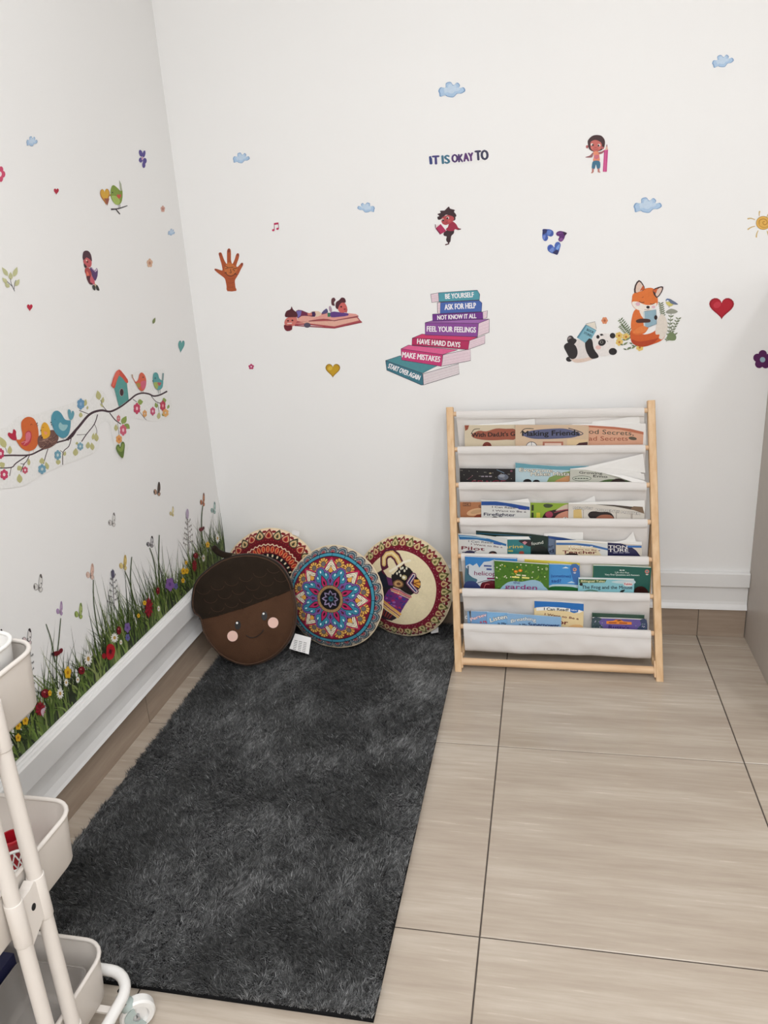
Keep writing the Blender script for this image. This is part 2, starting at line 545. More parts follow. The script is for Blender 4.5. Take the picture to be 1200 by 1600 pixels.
def build_pile(n):
    rg = np.random.default_rng(5)
    x = rg.uniform(RX0 + 0.001, RX1 - 0.001, n)
    y = rg.uniform(RY0 + 0.001, RY1 - 0.001, n)
    f1 = field(x, y, 1, 14.0)
    f2 = field(x, y, 2, 11.0)
    cl = field(x, y, 3, 85.0, 2)
    cl2 = field(x, y, 4, 90.0, 2)
    dx = 0.7 * f1 + 0.7 * cl + rg.normal(0, 0.7, n)
    dy = 0.7 * f2 - 0.2 + 0.7 * cl2 + rg.normal(0, 0.7, n)
    nrm = np.sqrt(dx * dx + dy * dy) + 1e-6
    lean = np.clip(0.45 + 0.30 * nrm, 0.2, 1.45)
    dx, dy = dx / nrm, dy / nrm
    L = rg.uniform(0.011, 0.018, n)
    z0 = np.full(n, 0.0085)
    # root, knee, tip
    h1, o1 = np.cos(lean * 0.55) * L * 0.5, np.sin(lean * 0.55) * L * 0.5
    h2, o2 = h1 + np.cos(lean * 1.1) * L * 0.55, o1 + np.sin(np.clip(lean * 1.1, 0, 1.5)) * L * 0.55
    h2 = np.maximum(h2, 0.004)
    ang = rg.uniform(0, math.pi, n)
    wx, wy = np.cos(ang), np.sin(ang)
    wd = rg.uniform(0.00045, 0.0009, n)
    kx, ky, kz = x + dx * o1, y + dy * o1, z0 + h1
    tx, ty, tz = x + dx * o2, y + dy * o2, z0 + h2
    lim = 0.008
    for ax, lo, hi in ((tx, RX0 - lim, RX1 + lim * 0.5), (ty, RY0 - lim, RY1 + lim), (kx, RX0 - lim, RX1 + lim * 0.5), (ky, RY0 - lim, RY1 + lim)):
        np.clip(ax, lo, hi, out=ax)
    V = np.empty((n, 5, 3), np.float32)
    for i, (px, py, pz, s) in enumerate(((x, y, z0, 1), (x, y, z0, -1), (kx, ky, kz, 0.85), (kx, ky, kz, -0.85), (tx, ty, tz, 0))):
        V[:, i, 0] = px + wx * wd * s
        V[:, i, 1] = py + wy * wd * s
        V[:, i, 2] = pz
    base = (np.arange(n) * 5)[:, None]
    F = np.concatenate([base + np.array([[0, 1, 3]]), base + np.array([[0, 3, 2]]), base + np.array([[2, 3, 4]])], axis=1).reshape(-1, 3)
    me = bpy.data.meshes.new('pile')
    org = ORG[rug.name]
    me.vertices.add(n * 5)
    V = V.reshape(-1, 3) - np.array(org, np.float32)
    me.vertices.foreach_set('co', V.ravel())
    me.loops.add(len(F) * 3)
    me.loops.foreach_set('vertex_index', F.ravel().astype(np.int32))
    me.polygons.add(len(F))
    me.polygons.foreach_set('loop_start', np.arange(0, len(F) * 3, 3, dtype=np.int32))
    me.update()
    # charcoal tone, random per strand; light and dark of pile lean painted in
    g = np.clip(0.088 * np.exp(0.55 * rg.normal(0, 1, n) + 0.40 * f1 + 0.45 * field(x, y, 9, 330.0, 2)), 0.012, 0.42)
    cols = np.ones((n, 5, 4), np.float32)
    cols[:, :, 0] = (g * 0.99)[:, None]
    cols[:, :, 1] = g[:, None]
    cols[:, :, 2] = (g * 0.99)[:, None]
    at = me.color_attributes.new('Col', 'FLOAT_COLOR', 'POINT')
    at.data.foreach_set('color', cols.ravel())
    me.materials.append(MAT['pile'])
    me.validate()
    o = bpy.data.objects.new('pile', me)
    COLL.objects.link(o)
    o.parent = rug
    o['kind'] = 'stuff'
    return o
build_pile(420000)

# ------------------------------------------------------------------ cushions
def frame_from(n, roll=0.0):
    n = Vector(n).normalized()
    up = Vector((0, 0, 1))
    u = (up - n * up.dot(n)).normalized()
    r = u.cross(n)
    cu, su = math.cos(roll), math.sin(roll)
    return n, u * cu - r * su, r * cu + u * su   # roll > 0 turns clockwise seen from the front

def inpoly(x, y, pts):
    r = np.zeros(x.shape, bool)
    n = len(pts)
    for i in range(n):
        x1, y1 = pts[i]
        x2, y2 = pts[(i + 1) % n]
        if y1 == y2:
            continue
        cnd = ((y1 > y) != (y2 > y)) & (x < (x2 - x1) * (y - y1) / (y2 - y1) + x1)
        r ^= cnd
    return r

class Paint:
    def __init__(self, R, TH, base):
        self.R, self.TH = R, TH
        self.c = np.empty(R.shape + (3,), np.float32)
        self.c[:] = lin(base)[:3]
        self.X, self.Y = R * np.sin(TH), R * np.cos(TH)

    def set(self, mask, col):
        self.c[mask] = lin(col)[:3]

    def ring(self, a, b, col):
        self.set((self.R >= a) & (self.R < b), col)

    def fold(self, n, phase=0.0):
        """coordinates in the nearest of n spokes: u across, v along"""
        st = 2 * math.pi / n
        ph = (self.TH - phase + st / 2) % st - st / 2
        idx = np.floor((self.TH - phase + st / 2) / st).astype(int) % n
        return self.R * np.sin(ph), self.R * np.cos(ph), idx

def ellm(u, v, cu, cv, ru, rv):
    return ((u - cu) / ru) ** 2 + ((v - cv) / rv) ** 2 < 1

def leafm(u, v, v0, v1, w, sharp=1.0):
    """pointed leaf between v0 and v1, half width w nearest v0"""
    t = (v - v0) / (v1 - v0)
    ww = w * np.sin(np.clip(t, 0, 1) ** 0.62 * math.pi) ** 0.9
    return (t > 0) & (t < 1) & (np.abs(u) < ww)

def paint_mandala(R, TH):
    p = Paint(R, TH, (200, 188, 168))
    # outer scallops
    for n, col in ((29, None),):
        u, v, i = p.fold(n)
        for rr, col in ((0.116, (36, 42, 60)), (0.100, (196, 190, 178)), (0.092, (62, 98, 114)), (0.070, (26, 30, 48)), (0.060, (206, 196, 184)), (0.053, (58, 54, 84)), (0.038, (182, 96, 92)), (0.020, (120, 34, 54))):
            p.set(ellm(u, v, 0, 0.885, rr * 0.98, rr) & (R > 0.87), col)
    p.ring(0, 0.885, (18, 16, 28))
    p.ring(0, 0.868, (66, 142, 164))
    u, v, i = p.fold(20)
    p.set((np.abs(u) < 0.006) & (R < 0.868) & (R > 0.8), (24, 44, 70))
    p.ring(0, 0.818, (20, 16, 26))
    p.ring(0, 0.806, (122, 18, 46))
    # small sunflowers in pairs beside each white petal
    for ph in (0.235, -0.235):
        u, v, i = p.fold(8, ph)
        du, dv = u, v - 0.685
        d = np.sqrt(du * du + dv * dv)
        a = np.arctan2(du, dv)
        pet = (np.abs(((a * 11 / (2 * math.pi)) % 1) - 0.5) < 0.34) & (d < 0.108) & (d > 0.046)
        p.set(d < 0.112, (84, 18, 36))
        p.set(pet, (228, 178, 88))
        p.set(d < 0.05, (40, 30, 32))
        p.set(d < 0.042, (110, 100, 100))
    # white petals on the eight main spokes
    u, v, i = p.fold(8)
    p.set(leafm(u, v, 0.36, 0.80, 0.165), (186, 34, 82))
    p.set(leafm(u, v, 0.37, 0.765, 0.140), (28, 18, 24))
    p.set(leafm(u, v, 0.375, 0.755, 0.130), (236, 226, 200))
    st = leafm(u, v, 0.375, 0.735, 0.120) & (np.abs(((v + np.abs(u) * 0.9) * 24) % 1 - 0.5) < 0.12)
    p.set(st, (60, 40, 36))
    p.set(leafm(u, v, 0.37, 0.63, 0.085), (70, 44, 30))
    p.set(leafm(u, v, 0.37, 0.62, 0.074), (226, 162, 70))
    p.set(leafm(u, v, 0.36, 0.52, 0.050), (26, 14, 24))
    # lobed blue and purple petals between them
    u, v, i = p.fold(8, math.pi / 8)
    def lobed(g):
        return (ellm(u, v, 0, 0.535, 0.092 + g, 0.10 + g) | ellm(u, v, 0.088, 0.44, 0.075 + g, 0.085 + g) | ellm(u, v, -0.088, 0.44, 0.075 + g, 0.085 + g) | ((np.abs(u) < 0.10 + g) & (v < 0.47) & (v > 0.2)))
    p.set(lobed(0.022), (26, 20, 40))
    p.set(lobed(0.014), (122, 84, 150))
    p.set(lobed(-0.014), (22, 24, 52))
    p.set(lobed(-0.022), (58, 132, 158))
    for cu, cv in ((0, 0.555), (0.092, 0.465), (-0.092, 0.465)):
        p.set(ellm(u, v, cu, cv, 0.030, 0.043), (26, 54, 92))
        p.set(ellm(u, v, cu, cv, 0.023, 0.036), (92, 176, 194))
        p.set(ellm(u, v, cu, cv, 0.010, 0.022), (236, 240, 236))
    p.set(leafm(u, v, 0.24, 0.50, 0.066), (30, 16, 36))
    p.set(leafm(u, v, 0.24, 0.48, 0.052), (176, 40, 92))
    p.set(ellm(u, v, 0, 0.33, 0.018, 0.045), (30, 12, 24))
    # centre
    p.ring(0, 0.275, (24, 18, 22))
    p.ring(0, 0.262, (176, 140, 92))
    u, v, i = p.fold(56)
    p.set((np.abs(u) < 0.0035) & (R < 0.262) & (R > 0.2), (70, 50, 34))
    p.ring(0, 0.212, (20, 14, 20))
    p.ring(0, 0.196, (14, 12, 18))
    u, v, i = p.fold(8)
    star = 0.17 - np.abs(np.arctan2(u, v)) * 0.16
    p.set((R < star) & (R > star - 0.022), (168, 152, 186))
    p.set((R < star - 0.03) & (R > star - 0.04), (96, 88, 120))
    p.ring(0, 0.055, (30, 40, 58))
    p.ring(0, 0.046, (54, 108, 118))
    p.ring(0, 0.02, (24, 44, 60))
    return p.c

def border(p, n, cols, inner):
    """teardrop border with bead dots on cream"""
    p.ring(inner - 0.03, 0.862, tuple(int(k * 0.9) for k in cols[0]))
    u, v, i = p.fold(n, math.pi / n)
    w = math.pi * 0.9 / n
    p.set(ellm(u, v, 0, 0.865, w * 0.75, 0.036), tuple(int(k * 0.9) for k in cols[0]))
    p.set(ellm(u, v, 0, 0.945, w * 0.42, 0.026), cols[0])
    for cv, du in ((0.978, 0.0), (0.912, 0.013), (0.912, -0.013), (0.885, 0.0)):
        p.set(ellm(u, v, du, cv, 0.0085, 0.0085), (232, 218, 186))
    u, v, i = p.fold(n)
    par = (i % 2) == 0
    out = leafm(u, v, inner - 0.01, 1.0, w * 0.98)
    p.set(out & par, cols[0]); p.set(out & ~par, cols[1])
    p.set(leafm(u, v, inner + 0.012, 0.955, w * 0.72), (216, 194, 146))
    i2 = leafm(u, v, inner + 0.018, 0.94, w * 0.56)
    p.set(i2 & par, cols[2]); p.set(i2 & ~par, cols[3])
    i3 = leafm(u, v, inner + 0.03, 0.915, w * 0.26)
    p.set(i3 & par, cols[0]); p.set(i3 & ~par, cols[1])

def paint_elephant(R, TH):
    p = Paint(R, TH, (224, 208, 172))
    p.ring(0.80, 0.90, (120, 28, 42))
    border(p, 36, ((118, 26, 40), (92, 92, 44), (196, 160, 112), (190, 176, 122)), 0.815)
    p.ring(0.0, 0.825, (112, 18, 40))
    u, v, i = p.fold(64)
    p.set(ellm(u, v, 0, 0.80, 0.0045, 0.0045), (226, 180, 170))
    u, v, i = p.fold(64, math.pi / 64)
    p.set(ellm(u, v, 0, 0.765, 0.004, 0.004), (200, 130, 130))
    p.ring(0.0, 0.735, (226, 212, 176))
    X, Y = p.X, p.Y
    def e(pts):
        return [((a - 590) / 530.0, (720 - b) / 610.0) for a, b in pts]
    def P(pts, col):
        p.set(inpoly(X, Y, e(pts)), col)
    def stroke(pts, wd, col):
        q = e(pts)
        for k in range(len(q) - 1):
            (x1, y1), (x2, y2) = q[k], q[k + 1]
            L2 = (x2 - x1) ** 2 + (y2 - y1) ** 2
            t = np.clip(((X - x1) * (x2 - x1) + (Y - y1) * (y2 - y1)) / L2, 0, 1)
            d = (X - x1 - t * (x2 - x1)) ** 2 + (Y - y1 - t * (y2 - y1)) ** 2
            p.set(d < wd * wd, col)
    # hind body, legs
    P([(330, 560), (400, 500), (520, 560), (520, 760), (400, 880), (330, 940), (200, 900), (180, 700)], (34, 30, 38))
    P([(210, 880), (390, 900), (400, 1110), (300, 1100), (240, 1020)], (40, 30, 40))
    for k, col in enumerate(((66, 110, 116), (172, 132, 70), (120, 44, 70), (60, 72, 110))):
        stroke([(230, 640 + k * 60), (400, 600 + k * 60)], 0.022, col)
    # trunk arch
    arch = [(430, 520), (405, 440), (400, 370), (430, 320), (490, 305), (545, 350), (590, 430), (610, 470)]
    stroke(arch, 0.082, (84, 24, 50))
    stroke(arch[1:], 0.045, (214, 180, 112))
    stroke(arch[1:], 0.018, (226, 208, 160))
    # face
    P([(400, 520), (470, 470), (500, 500), (500, 600), (450, 590)], (224, 208, 172))
    P([(330, 600), (360, 530), (450, 590), (500, 640), (480, 720), (360, 720)], (24, 28, 44))
    P([(440, 590), (500, 600), (520, 690), (470, 690)], (96, 44, 92))
    # ear
    P([(495, 580), (620, 430), (700, 470), (760, 540), (815, 610), (818, 680), (770, 740), (715, 785), (610, 745), (520, 705)], (28, 24, 24))
    for a, b in ((560, 540), (585, 520), (600, 560), (620, 470), (640, 500), (600, 480), (660, 470)):
        p.set(ellm(X, Y, (a - 590) / 530, (720 - b) / 610, 0.018, 0.026), (226, 220, 196))
    p.set(ellm(X, Y, (640 - 590) / 530, (720 - 580) / 610, 0.055, 0.05), (176, 160, 110))
    p.set(ellm(X, Y, (635 - 590) / 530, (720 - 580) / 610, 0.03, 0.03), (228, 224, 208))
    band = [(740, 545), (690, 640), (770, 730)]
    stroke(band, 0.055, (108, 52, 92)); stroke(band, 0.032, (226, 214, 200)); stroke(band, 0.018, (60, 50, 110))
    P([(745, 590), (800, 590), (816, 640), (800, 690), (745, 660)], (212, 152, 66))
    stroke([(745, 640), (805, 615)], 0.010, (120, 60, 30)); stroke([(745, 640), (805, 665)], 0.010, (120, 60, 30))
    p.set(ellm(X, Y, (575 - 590) / 530, (720 - 665) / 610, 0.11, 0.085), (120, 84, 60))
    p.set(ellm(X, Y, (575 - 590) / 530, (720 - 665) / 610, 0.085, 0.062), (196, 158, 104))
    p.set(ellm(X, Y, (575 - 590) / 530, (720 - 665) / 610, 0.040, 0.03), (110, 70, 50))
    # tusk
    stroke([(480, 520), (560, 460), (630, 400), (690, 375)], 0.022, (236, 228, 206))
    # saddle cloth
    P([(470, 745), (520, 715), (720, 790), (660, 900), (600, 1030), (400, 885)], (106, 44, 112))
    rr = np.random.default_rng(3)
    for k in range(46):
        a, b = rr.uniform(420, 680), rr.uniform(740, 1000)
        col = [(46, 60, 130), (176, 44, 86), (150, 96, 168), (64, 52, 112)][k % 4]
        m = inpoly(X, Y, e([(455, 800), (520, 740), (690, 800), (650, 900), (600, 990), (430, 885)]))
        p.set(m & ellm(X, Y, (a - 590) / 530, (720 - b) / 610, 0.035, 0.02), col)
    stroke([(500, 735), (715, 805)], 0.018, (196, 120, 110)); stroke([(500, 755), (700, 825)], 0.007, (228, 200, 150))
    stroke([(395, 880), (600, 1035)], 0.024, (222, 168, 84)); stroke([(385, 905), (590, 1060)], 0.012, (146, 52, 60))
    stroke([(380, 930), (575, 1080)], 0.018, (226, 178, 96))
    P([(380, 960), (560, 1090), (500, 1135), (390, 1125)], (44, 30, 40))
    for k in range(5):
        stroke([(395 + k * 28, 985 + k * 18), (380 + k * 22, 1060 + k * 12)], 0.010, (150, 52, 46))
    return p.c

def paint_red(R, TH):
    p = Paint(R, TH, (236, 208, 176))
    border(p, 30, ((122, 26, 34), (56, 56, 38), (184, 66, 48), (196, 160, 112)), 0.80)
    p.ring(0, 0.80, (98, 16, 26))
    u, v, i = p.fold(90)
    p.set(ellm(u, v, 0, 0.775, 0.008, 0.008), (176, 50, 46))
    p.ring(0, 0.725, (112, 18, 28))
    zig = 0.70 + 0.012 * np.cos(TH * 48)
    p.set((R < zig) & (R > zig - 0.018), (230, 208, 176))
    p.set(R < zig - 0.018, (122, 20, 28))
    u, v, i = p.fold(40)
    p.set(ellm(u, v, 0, 0.60, 0.034, 0.062), (226, 150, 96))
    p.set(ellm(u, v, 0, 0.60, 0.023, 0.050), (186, 48, 36))
    p.ring(0, 0.525, (22, 20, 22))
    u, v, i = p.fold(30)
    p.set(ellm(u, v, 0, 0.48, 0.018, 0.03), (226, 206, 170))
    p.ring(0, 0.43, (120, 22, 34))
    p.ring(0, 0.36, (226, 206, 170))
    p.ring(0, 0.30, (130, 30, 40))
    return p.c

def round_cushion(name, label, c, n, roll, dia, thick, painter, shapef=None, parts=()):
    nn, up, rt = frame_from(n, roll)
    c = Vector(c)
    rad = dia / 2
    root = thing(name, label, 'cushion', c - Vector((0, 0, rad * 0.95)), 'round cushions against the back wall')
    NR, NT = 124, 480
    tt = np.linspace(0, 1, NR) ** 0.85
    th = np.linspace(0, 2 * math.pi, NT, endpoint=False)
    RR, TT = np.meshgrid(tt, th, indexing='ij')
    cols = painter(RR, TT)
    def surf(RR, TT, sgn, h):
        rg = np.random.default_rng(4)
        z = h * (1 - RR ** 2.6) ** 0.55
        puck = 0.0016 * np.sin(TT * 23 + 2 * np.sin(TT * 5)) * RR ** 6
        dimple = -0.010 * np.exp(-(RR / 0.10) ** 2)
        wr = 0.0022 * np.sin(TT * 9 + 1.2 * np.sin(RR * 6)) * RR * (1 - RR)
        wob = 1 + 0.010 * np.sin(TT * 3 + 0.7) + 0.006 * np.sin(TT * 5 + 2.0)
        X, Y = RR * np.sin(TT) * rad * wob, RR * np.cos(TT) * rad * wob
        H = sgn * (z + puck + dimple + wr)
        return (np.array(c)[None, None] + X[..., None] * np.array(rt) + Y[..., None] * np.array(up) + H[..., None] * np.array(nn))
    def mesh(nm, RR, TT, P, colors, material):
        a, b = RR.shape
        me = bpy.data.meshes.new(nm)
        org = np.array(ORG[root.name])
        idx = np.arange(a * b).reshape(a, b)
        r = np.roll(idx, -1, axis=1)
        F = np.stack([idx[:-1], r[:-1], r[1:], idx[1:]], axis=-1).reshape(-1, 4)
        me.vertices.add(a * b)
        me.vertices.foreach_set('co', (P - org).astype(np.float32).ravel())
        me.loops.add(len(F) * 4)
        me.loops.foreach_set('vertex_index', F.ravel().astype(np.int32))
        me.polygons.add(len(F))
        me.polygons.foreach_set('loop_start', np.arange(0, len(F) * 4, 4, dtype=np.int32))
        me.update()
        me.polygons.foreach_set('use_smooth', [True] * len(F))
        if colors is not None:
            full = np.ones((a * b, 4), np.float32)
            full[:, :3] = colors.reshape(-1, 3)
            at = me.color_attributes.new('Col', 'FLOAT_COLOR', 'POINT')
            at.data.foreach_set('color', full.ravel())
        me.materials.append(MAT[material])
        o = bpy.data.objects.new(nm, me)
        COLL.objects.link(o)
        o.parent = root
        ORG[o.name] = ORG[root.name]
        return o
    mesh('printed_front', RR, TT, surf(RR, TT, 1, thick * 0.5), cols, 'cotton')
    R2, T2 = np.meshgrid(np.linspace(0, 1, 16), np.linspace(0, 2 * math.pi, 96, endpoint=False), indexing='ij')
    mesh('cream_back', R2, T2, surf(R2, T2, -1, thick * 0.5), None, 'cream')
    path = []
    for k in range(96):
        t = 2 * math.pi * k / 96
        q = surf(np.array([[1.0]]), np.array([[t]]), 1, 0.0)[0, 0]
        path.append(q)
    mb = MB(); mb.tube(path, 0.0028, 6, closed=True); mb.build('seam_piping', 'cream', root, smooth=True)
    return root, (c, nn, up, rt, rad)

C3N = (-0.16, -0.93, 0.20)
c3, f3 = round_cushion('round_cushion', 'round cushion with an elephant printed on cream and a red and green beaded border', (0.660, -0.095, 0.187), C3N, 0.0, 0.336, 0.085, paint_elephant)
c1, f1_ = round_cushion('round_cushion', 'dark red patterned round cushion, half hidden behind the acorn plush', (0.200, -0.098, 0.204), (0.05, -0.93, 0.28), 0.0, 0.338, 0.075, paint_red)
c2, f2_ = round_cushion('round_cushion', 'round cushion with a blue and crimson flower mandala, middle of the row', (0.449, -0.192, 0.186), (-0.10, -0.94, 0.26), 0.02, 0.332, 0.085, paint_mandala)

def sheet_px(pxs, P0, n, back):
    mb = MB(); mb.slab([hit(x, y, P0, n) for x, y in pxs], back); return mb

# care label of the middle cushion, cushion tags
mb = sheet_px([(461.0, 990.0), (486.0, 996.5), (482.5, 1022.5), (452.0, 1013.5)], (0.395, -0.286, 0.07), (0.1, -0.8, 0.6), (0, 0.001, 0))
lab = mb.build('care_label', 'white', c2)
mbp = MB()
for k in range(7):
    y0 = 1000 + k * 2.6
    for s in range(3):
        x0 = 460 + s * 7.2 - k * 0.45
        mbp.poly([hit(x, y, (0.395, -0.2865, 0.07), (0.1, -0.8, 0.6)) for x, y in ((x0, y0 + s * 1.7), (x0 + 5, y0 + s * 1.7 + 1.2), (x0 + 5, y0 + s * 1.7 + 2.0), (x0, y0 + s * 1.7 + 0.8))], (70, 70, 70))
mbp.build('label_print', 'print', lab)
mb = sheet_px([(672, 984), (685, 980), (685, 988), (674, 990)], (0.73, -0.125, 0.04), (0, -1, 0.2), (0, 0.001, 0)); mb.build('care_label', 'white', c3)
mb = sheet_px([(457, 828), (468, 831), (467, 838), (456, 835)], (0.27, -0.06, 0.36), (0, -1, 0.2), (0, 0.001, 0)); mb.build('care_label', 'white', c1)

# ------------------------------------------------------------------ acorn plush
AP, AN = Vector((0.178, -0.373, 0.055)), Vector((0.28, -0.88, 0.385)).normalized()
def apx(x, y, off=0.0):
    return hit(x, y, AP + AN * off, AN)
def catmull(pts, n=6, closed=True):
    P = [Vector(p) for p in pts]
    m = len(P)
    out = []
    for i in range(m if closed else m - 1):
        if closed:
            a, b, c_, d = P[i - 1], P[i], P[(i + 1) % m], P[(i + 2) % m]
        else:
            a, b, c_, d = P[max(i - 1, 0)], P[i], P[i + 1], P[min(i + 2, m - 1)]
        for k in range(n):
            t = k / n
            out.append(0.5 * ((2 * b) + (c_ - a) * t + (2 * a - 5 * b + 4 * c_ - d) * t * t + (3 * b - a - 3 * c_ + d) * t ** 3))
    if not closed:
        out.append(P[-1])
    return out
AC_OUT = [(299, 938), (305, 909), (326, 887), (353, 871), (383, 865), (412, 868), (437, 881), (453, 904), (460, 928), (464, 955), (460, 985), (449, 1007), (430, 1026), (405, 1038), (379, 1040), (351, 1029), (331, 1010), (318, 989), (312, 966), (302, 956)]
out3 = catmull([apx(*q) for q in AC_OUT], 10)
acorn = thing('acorn_plush', 'brown acorn plush cushion with a smiling face leaning beside the left wall', 'cushion', (0.18, -0.37, 0.02))
acen = apx(383, 953)
SEAM = [(309, 967.5), (345, 960), (385, 948), (425, 933), (462, 918)]
def seam_y(x):
    for (x1, y1), (x2, y2) in zip(SEAM[:-1], SEAM[1:]):
        if x <= x2:
            return y1 + (y2 - y1) * (x - x1) / (x2 - x1)
    return SEAM[-1][1]
def project(P):
    d = Vector(P) - CAM
    z = d.dot(CF)
    return 600 + FPX * d.dot(CR) / z, 800 - FPX * d.dot(CU) / z
NT = len(out3)
NRR = 56
def infl(s):
    return 0.050 * (1 - s ** 2.8) ** 0.5
faces_cap, faces_nut = MB(), MB()
rows, rows_side = [], []
for i in range(NRR + 1):
    s = (i / NRR) ** 0.9
    rows.append([acen + (q - acen) * s for q in out3])
allP = [p for r in rows for p in r]
flat_side = [project(p)[1] < seam_y(project(p)[0]) for p in allP]
sv = [(i / NRR) ** 0.9 for i in range(NRR + 1)]
def lift(i, k, cap):
    s = sv[i]
    th = 2 * math.pi * k / NT
    pk = 0.0012 * math.sin(th * 31) * s ** 8 + 0.0015 * math.sin(th * 7 + s * 5) * s * (1 - s)
    return allP[i * NT + k] + AN * (infl(s) + pk + (0.0015 if cap else 0.0))
for cap, M_ in ((True, faces_cap), (False, faces_nut)):
    v = [lift(i, k, cap) for i in range(NRR + 1) for k in range(NT)]
    fs = []
    for i in range(NRR):
        for k in range(NT):
            k2 = (k + 1) % NT
            q = (i * NT + k, i * NT + k2, (i + 1) * NT + k2, (i + 1) * NT + k)
            vote = sum(flat_side[a] for a in q)
            if (vote >= 2) == cap:
                fs.append(q)
    M_.add(v, fs)
cap_o = faces_cap.build('cap', 'cap', acorn, smooth=True)
nut_o = faces_nut.build('face_panel', 'nut', acorn, smooth=True)
mb = MB()
mb.grid([[q for q in out3], [q - AN * 0.020 + (q - acen) * 0.008 for q in out3], [acen + (q - acen) * 0.9 - AN * 0.042 for q in out3], [acen + (q - acen) * 0.02 - AN * 0.055 for q in out3]], closed=True)
mb.build('side_gusset', 'nut', acorn, smooth=True)
mb = MB(); mb.tube([acen + (q - acen) * 0.952 + AN * (infl(0.952) + 0.0012) for q in out3], 0.0022, 6, closed=True); mb.build('piping', mat('piping_brown', (78, 54, 38), 0.85), acorn, smooth=True)

def on_nut(x, y, off=0.0):
    """point on the inflated face under a photo pixel"""
    P = apx(x, y)
    for it in range(3):
        d = P - acen
        # normalised radius: compare with outline along same direction
        best = max(out3, key=lambda q: (q - acen).normalized().dot(d.normalized()) if d.length > 1e-6 else 0)
        s = min(0.999, d.length / (best - acen).length)
        h = infl(s) + 0.0015 + off
        P2 = hit(x, y, AP + AN * h, AN)
        P = P2 - AN * h
    return P + AN * h
mb = MB(); mb.tube([on_nut(x, seam_y(x), -0.0006) for x in np.linspace(311, 461, 40)], 0.0014, 6); mb.build('seam', 'cap', acorn, smooth=True)
for ex, ey in ((371.5, 977), (413, 962.5)):
    m = MB()
    ring = [on_nut(ex + 4.6 * math.cos(t), ey + 7.0 * math.sin(t), 0.0006) for t in np.linspace(0, 2 * math.pi, 24, endpoint=False)]
    m.slab(ring, -AN * 0.002)
    e_ = m.build('eye', 'black', acorn)
    m = MB()
    m.slab([on_nut(ex - 1.2 + 1.7 * math.cos(t), ey - 3.6 + 1.7 * math.sin(t), 0.0014) for t in np.linspace(0, 2 * math.pi, 12, endpoint=False)], -AN * 0.001)
    m.build('eye_glint', 'white', e_)
for ex, ey in ((363.3, 994), (426.8, 973)):
    m = MB()
    m.slab([on_nut(ex + 8.2 * math.cos(t), ey + 8.4 * math.sin(t), 0.0008) for t in np.linspace(0, 2 * math.pi, 28, endpoint=False)], -AN * 0.003)
    m.build('cheek', 'blush', acorn)
m = MB()
sm = catmull([Vector((x, y, 0)) for x, y in ((384.5, 992.5), (391, 996), (399, 995.5), (407, 990.5), (412, 983.5))], 6, closed=False)
m.tube([on_nut(q.x, q.y, 0.0006) for q in sm], 0.0013, 6); m.build('smile', 'black', acorn, smooth=True)
m = MB()
st = catmull([apx(362, 869), apx(350, 867), apx(340, 862), apx(334.5, 856)], 5, closed=False)
m.tube(st, [0.0105 - 0.000 * k for k in range(len(st))], 10)
m.lathe(st[-1], (st[-1] - st[-2]), [(0.0105, 0), (0.009, 0.004), (0.005, 0.0065), (0.0001, 0.0075)], 10)
m.build('stem', 'cap', acorn, smooth=True)
# quilted scale stitches on the cap
m = MB()
for r_ in range(4):
    for k in range(7):
        cx = 318 + k * 22 + (11 if r_ % 2 else 0)
        cy = 902 + r_ * 17 - (cx - 380) * 0.30
        pts = []
        for t in np.linspace(0.15, math.pi - 0.15, 8):
            x, y = cx + 10.5 * math.cos(t), cy + 8 * math.sin(t)
            if y < seam_y(x) - 4:
                pts.append((x, y))
        ok = [q for q in pts if (Vector((q[0] - 382, q[1] - 950, 0)).length < 88)]
        ok = [q for q in ok if q[1] > 872 + abs(q[0] - 385) ** 2 * 0.0065]
        if len(ok) > 3:
            m.tube([on_nut(x, y, 0.0001) for x, y in ok], 0.0007, 4)
m.build('quilt_stitching', mat('stitch_brown', (74, 52, 38), 0.9), acorn, smooth=True)
# ------------------------------------------------------------------ text and print helpers
_TXT = {}
def text_mesh(s, bold=0.0):
    key = (s, bold)
    if key in _TXT:
        return _TXT[key]
    cu = bpy.data.curves.new('t', 'FONT')
    cu.body = s
    cu.offset = bold
    cu.resolution_u = 3
    ob = bpy.data.objects.new('t', cu)
    COLL.objects.link(ob)
    dg = bpy.context.evaluated_depsgraph_get()
    ev = ob.evaluated_get(dg)
    me = ev.to_mesh()
    V = [(v.co.x, v.co.y) for v in me.vertices]
    F = [tuple(p.vertices) for p in me.polygons]
    ev.to_mesh_clear()
    bpy.data.objects.remove(ob)
    bpy.data.curves.remove(cu)
    _TXT[key] = (V, F)
    return V, F

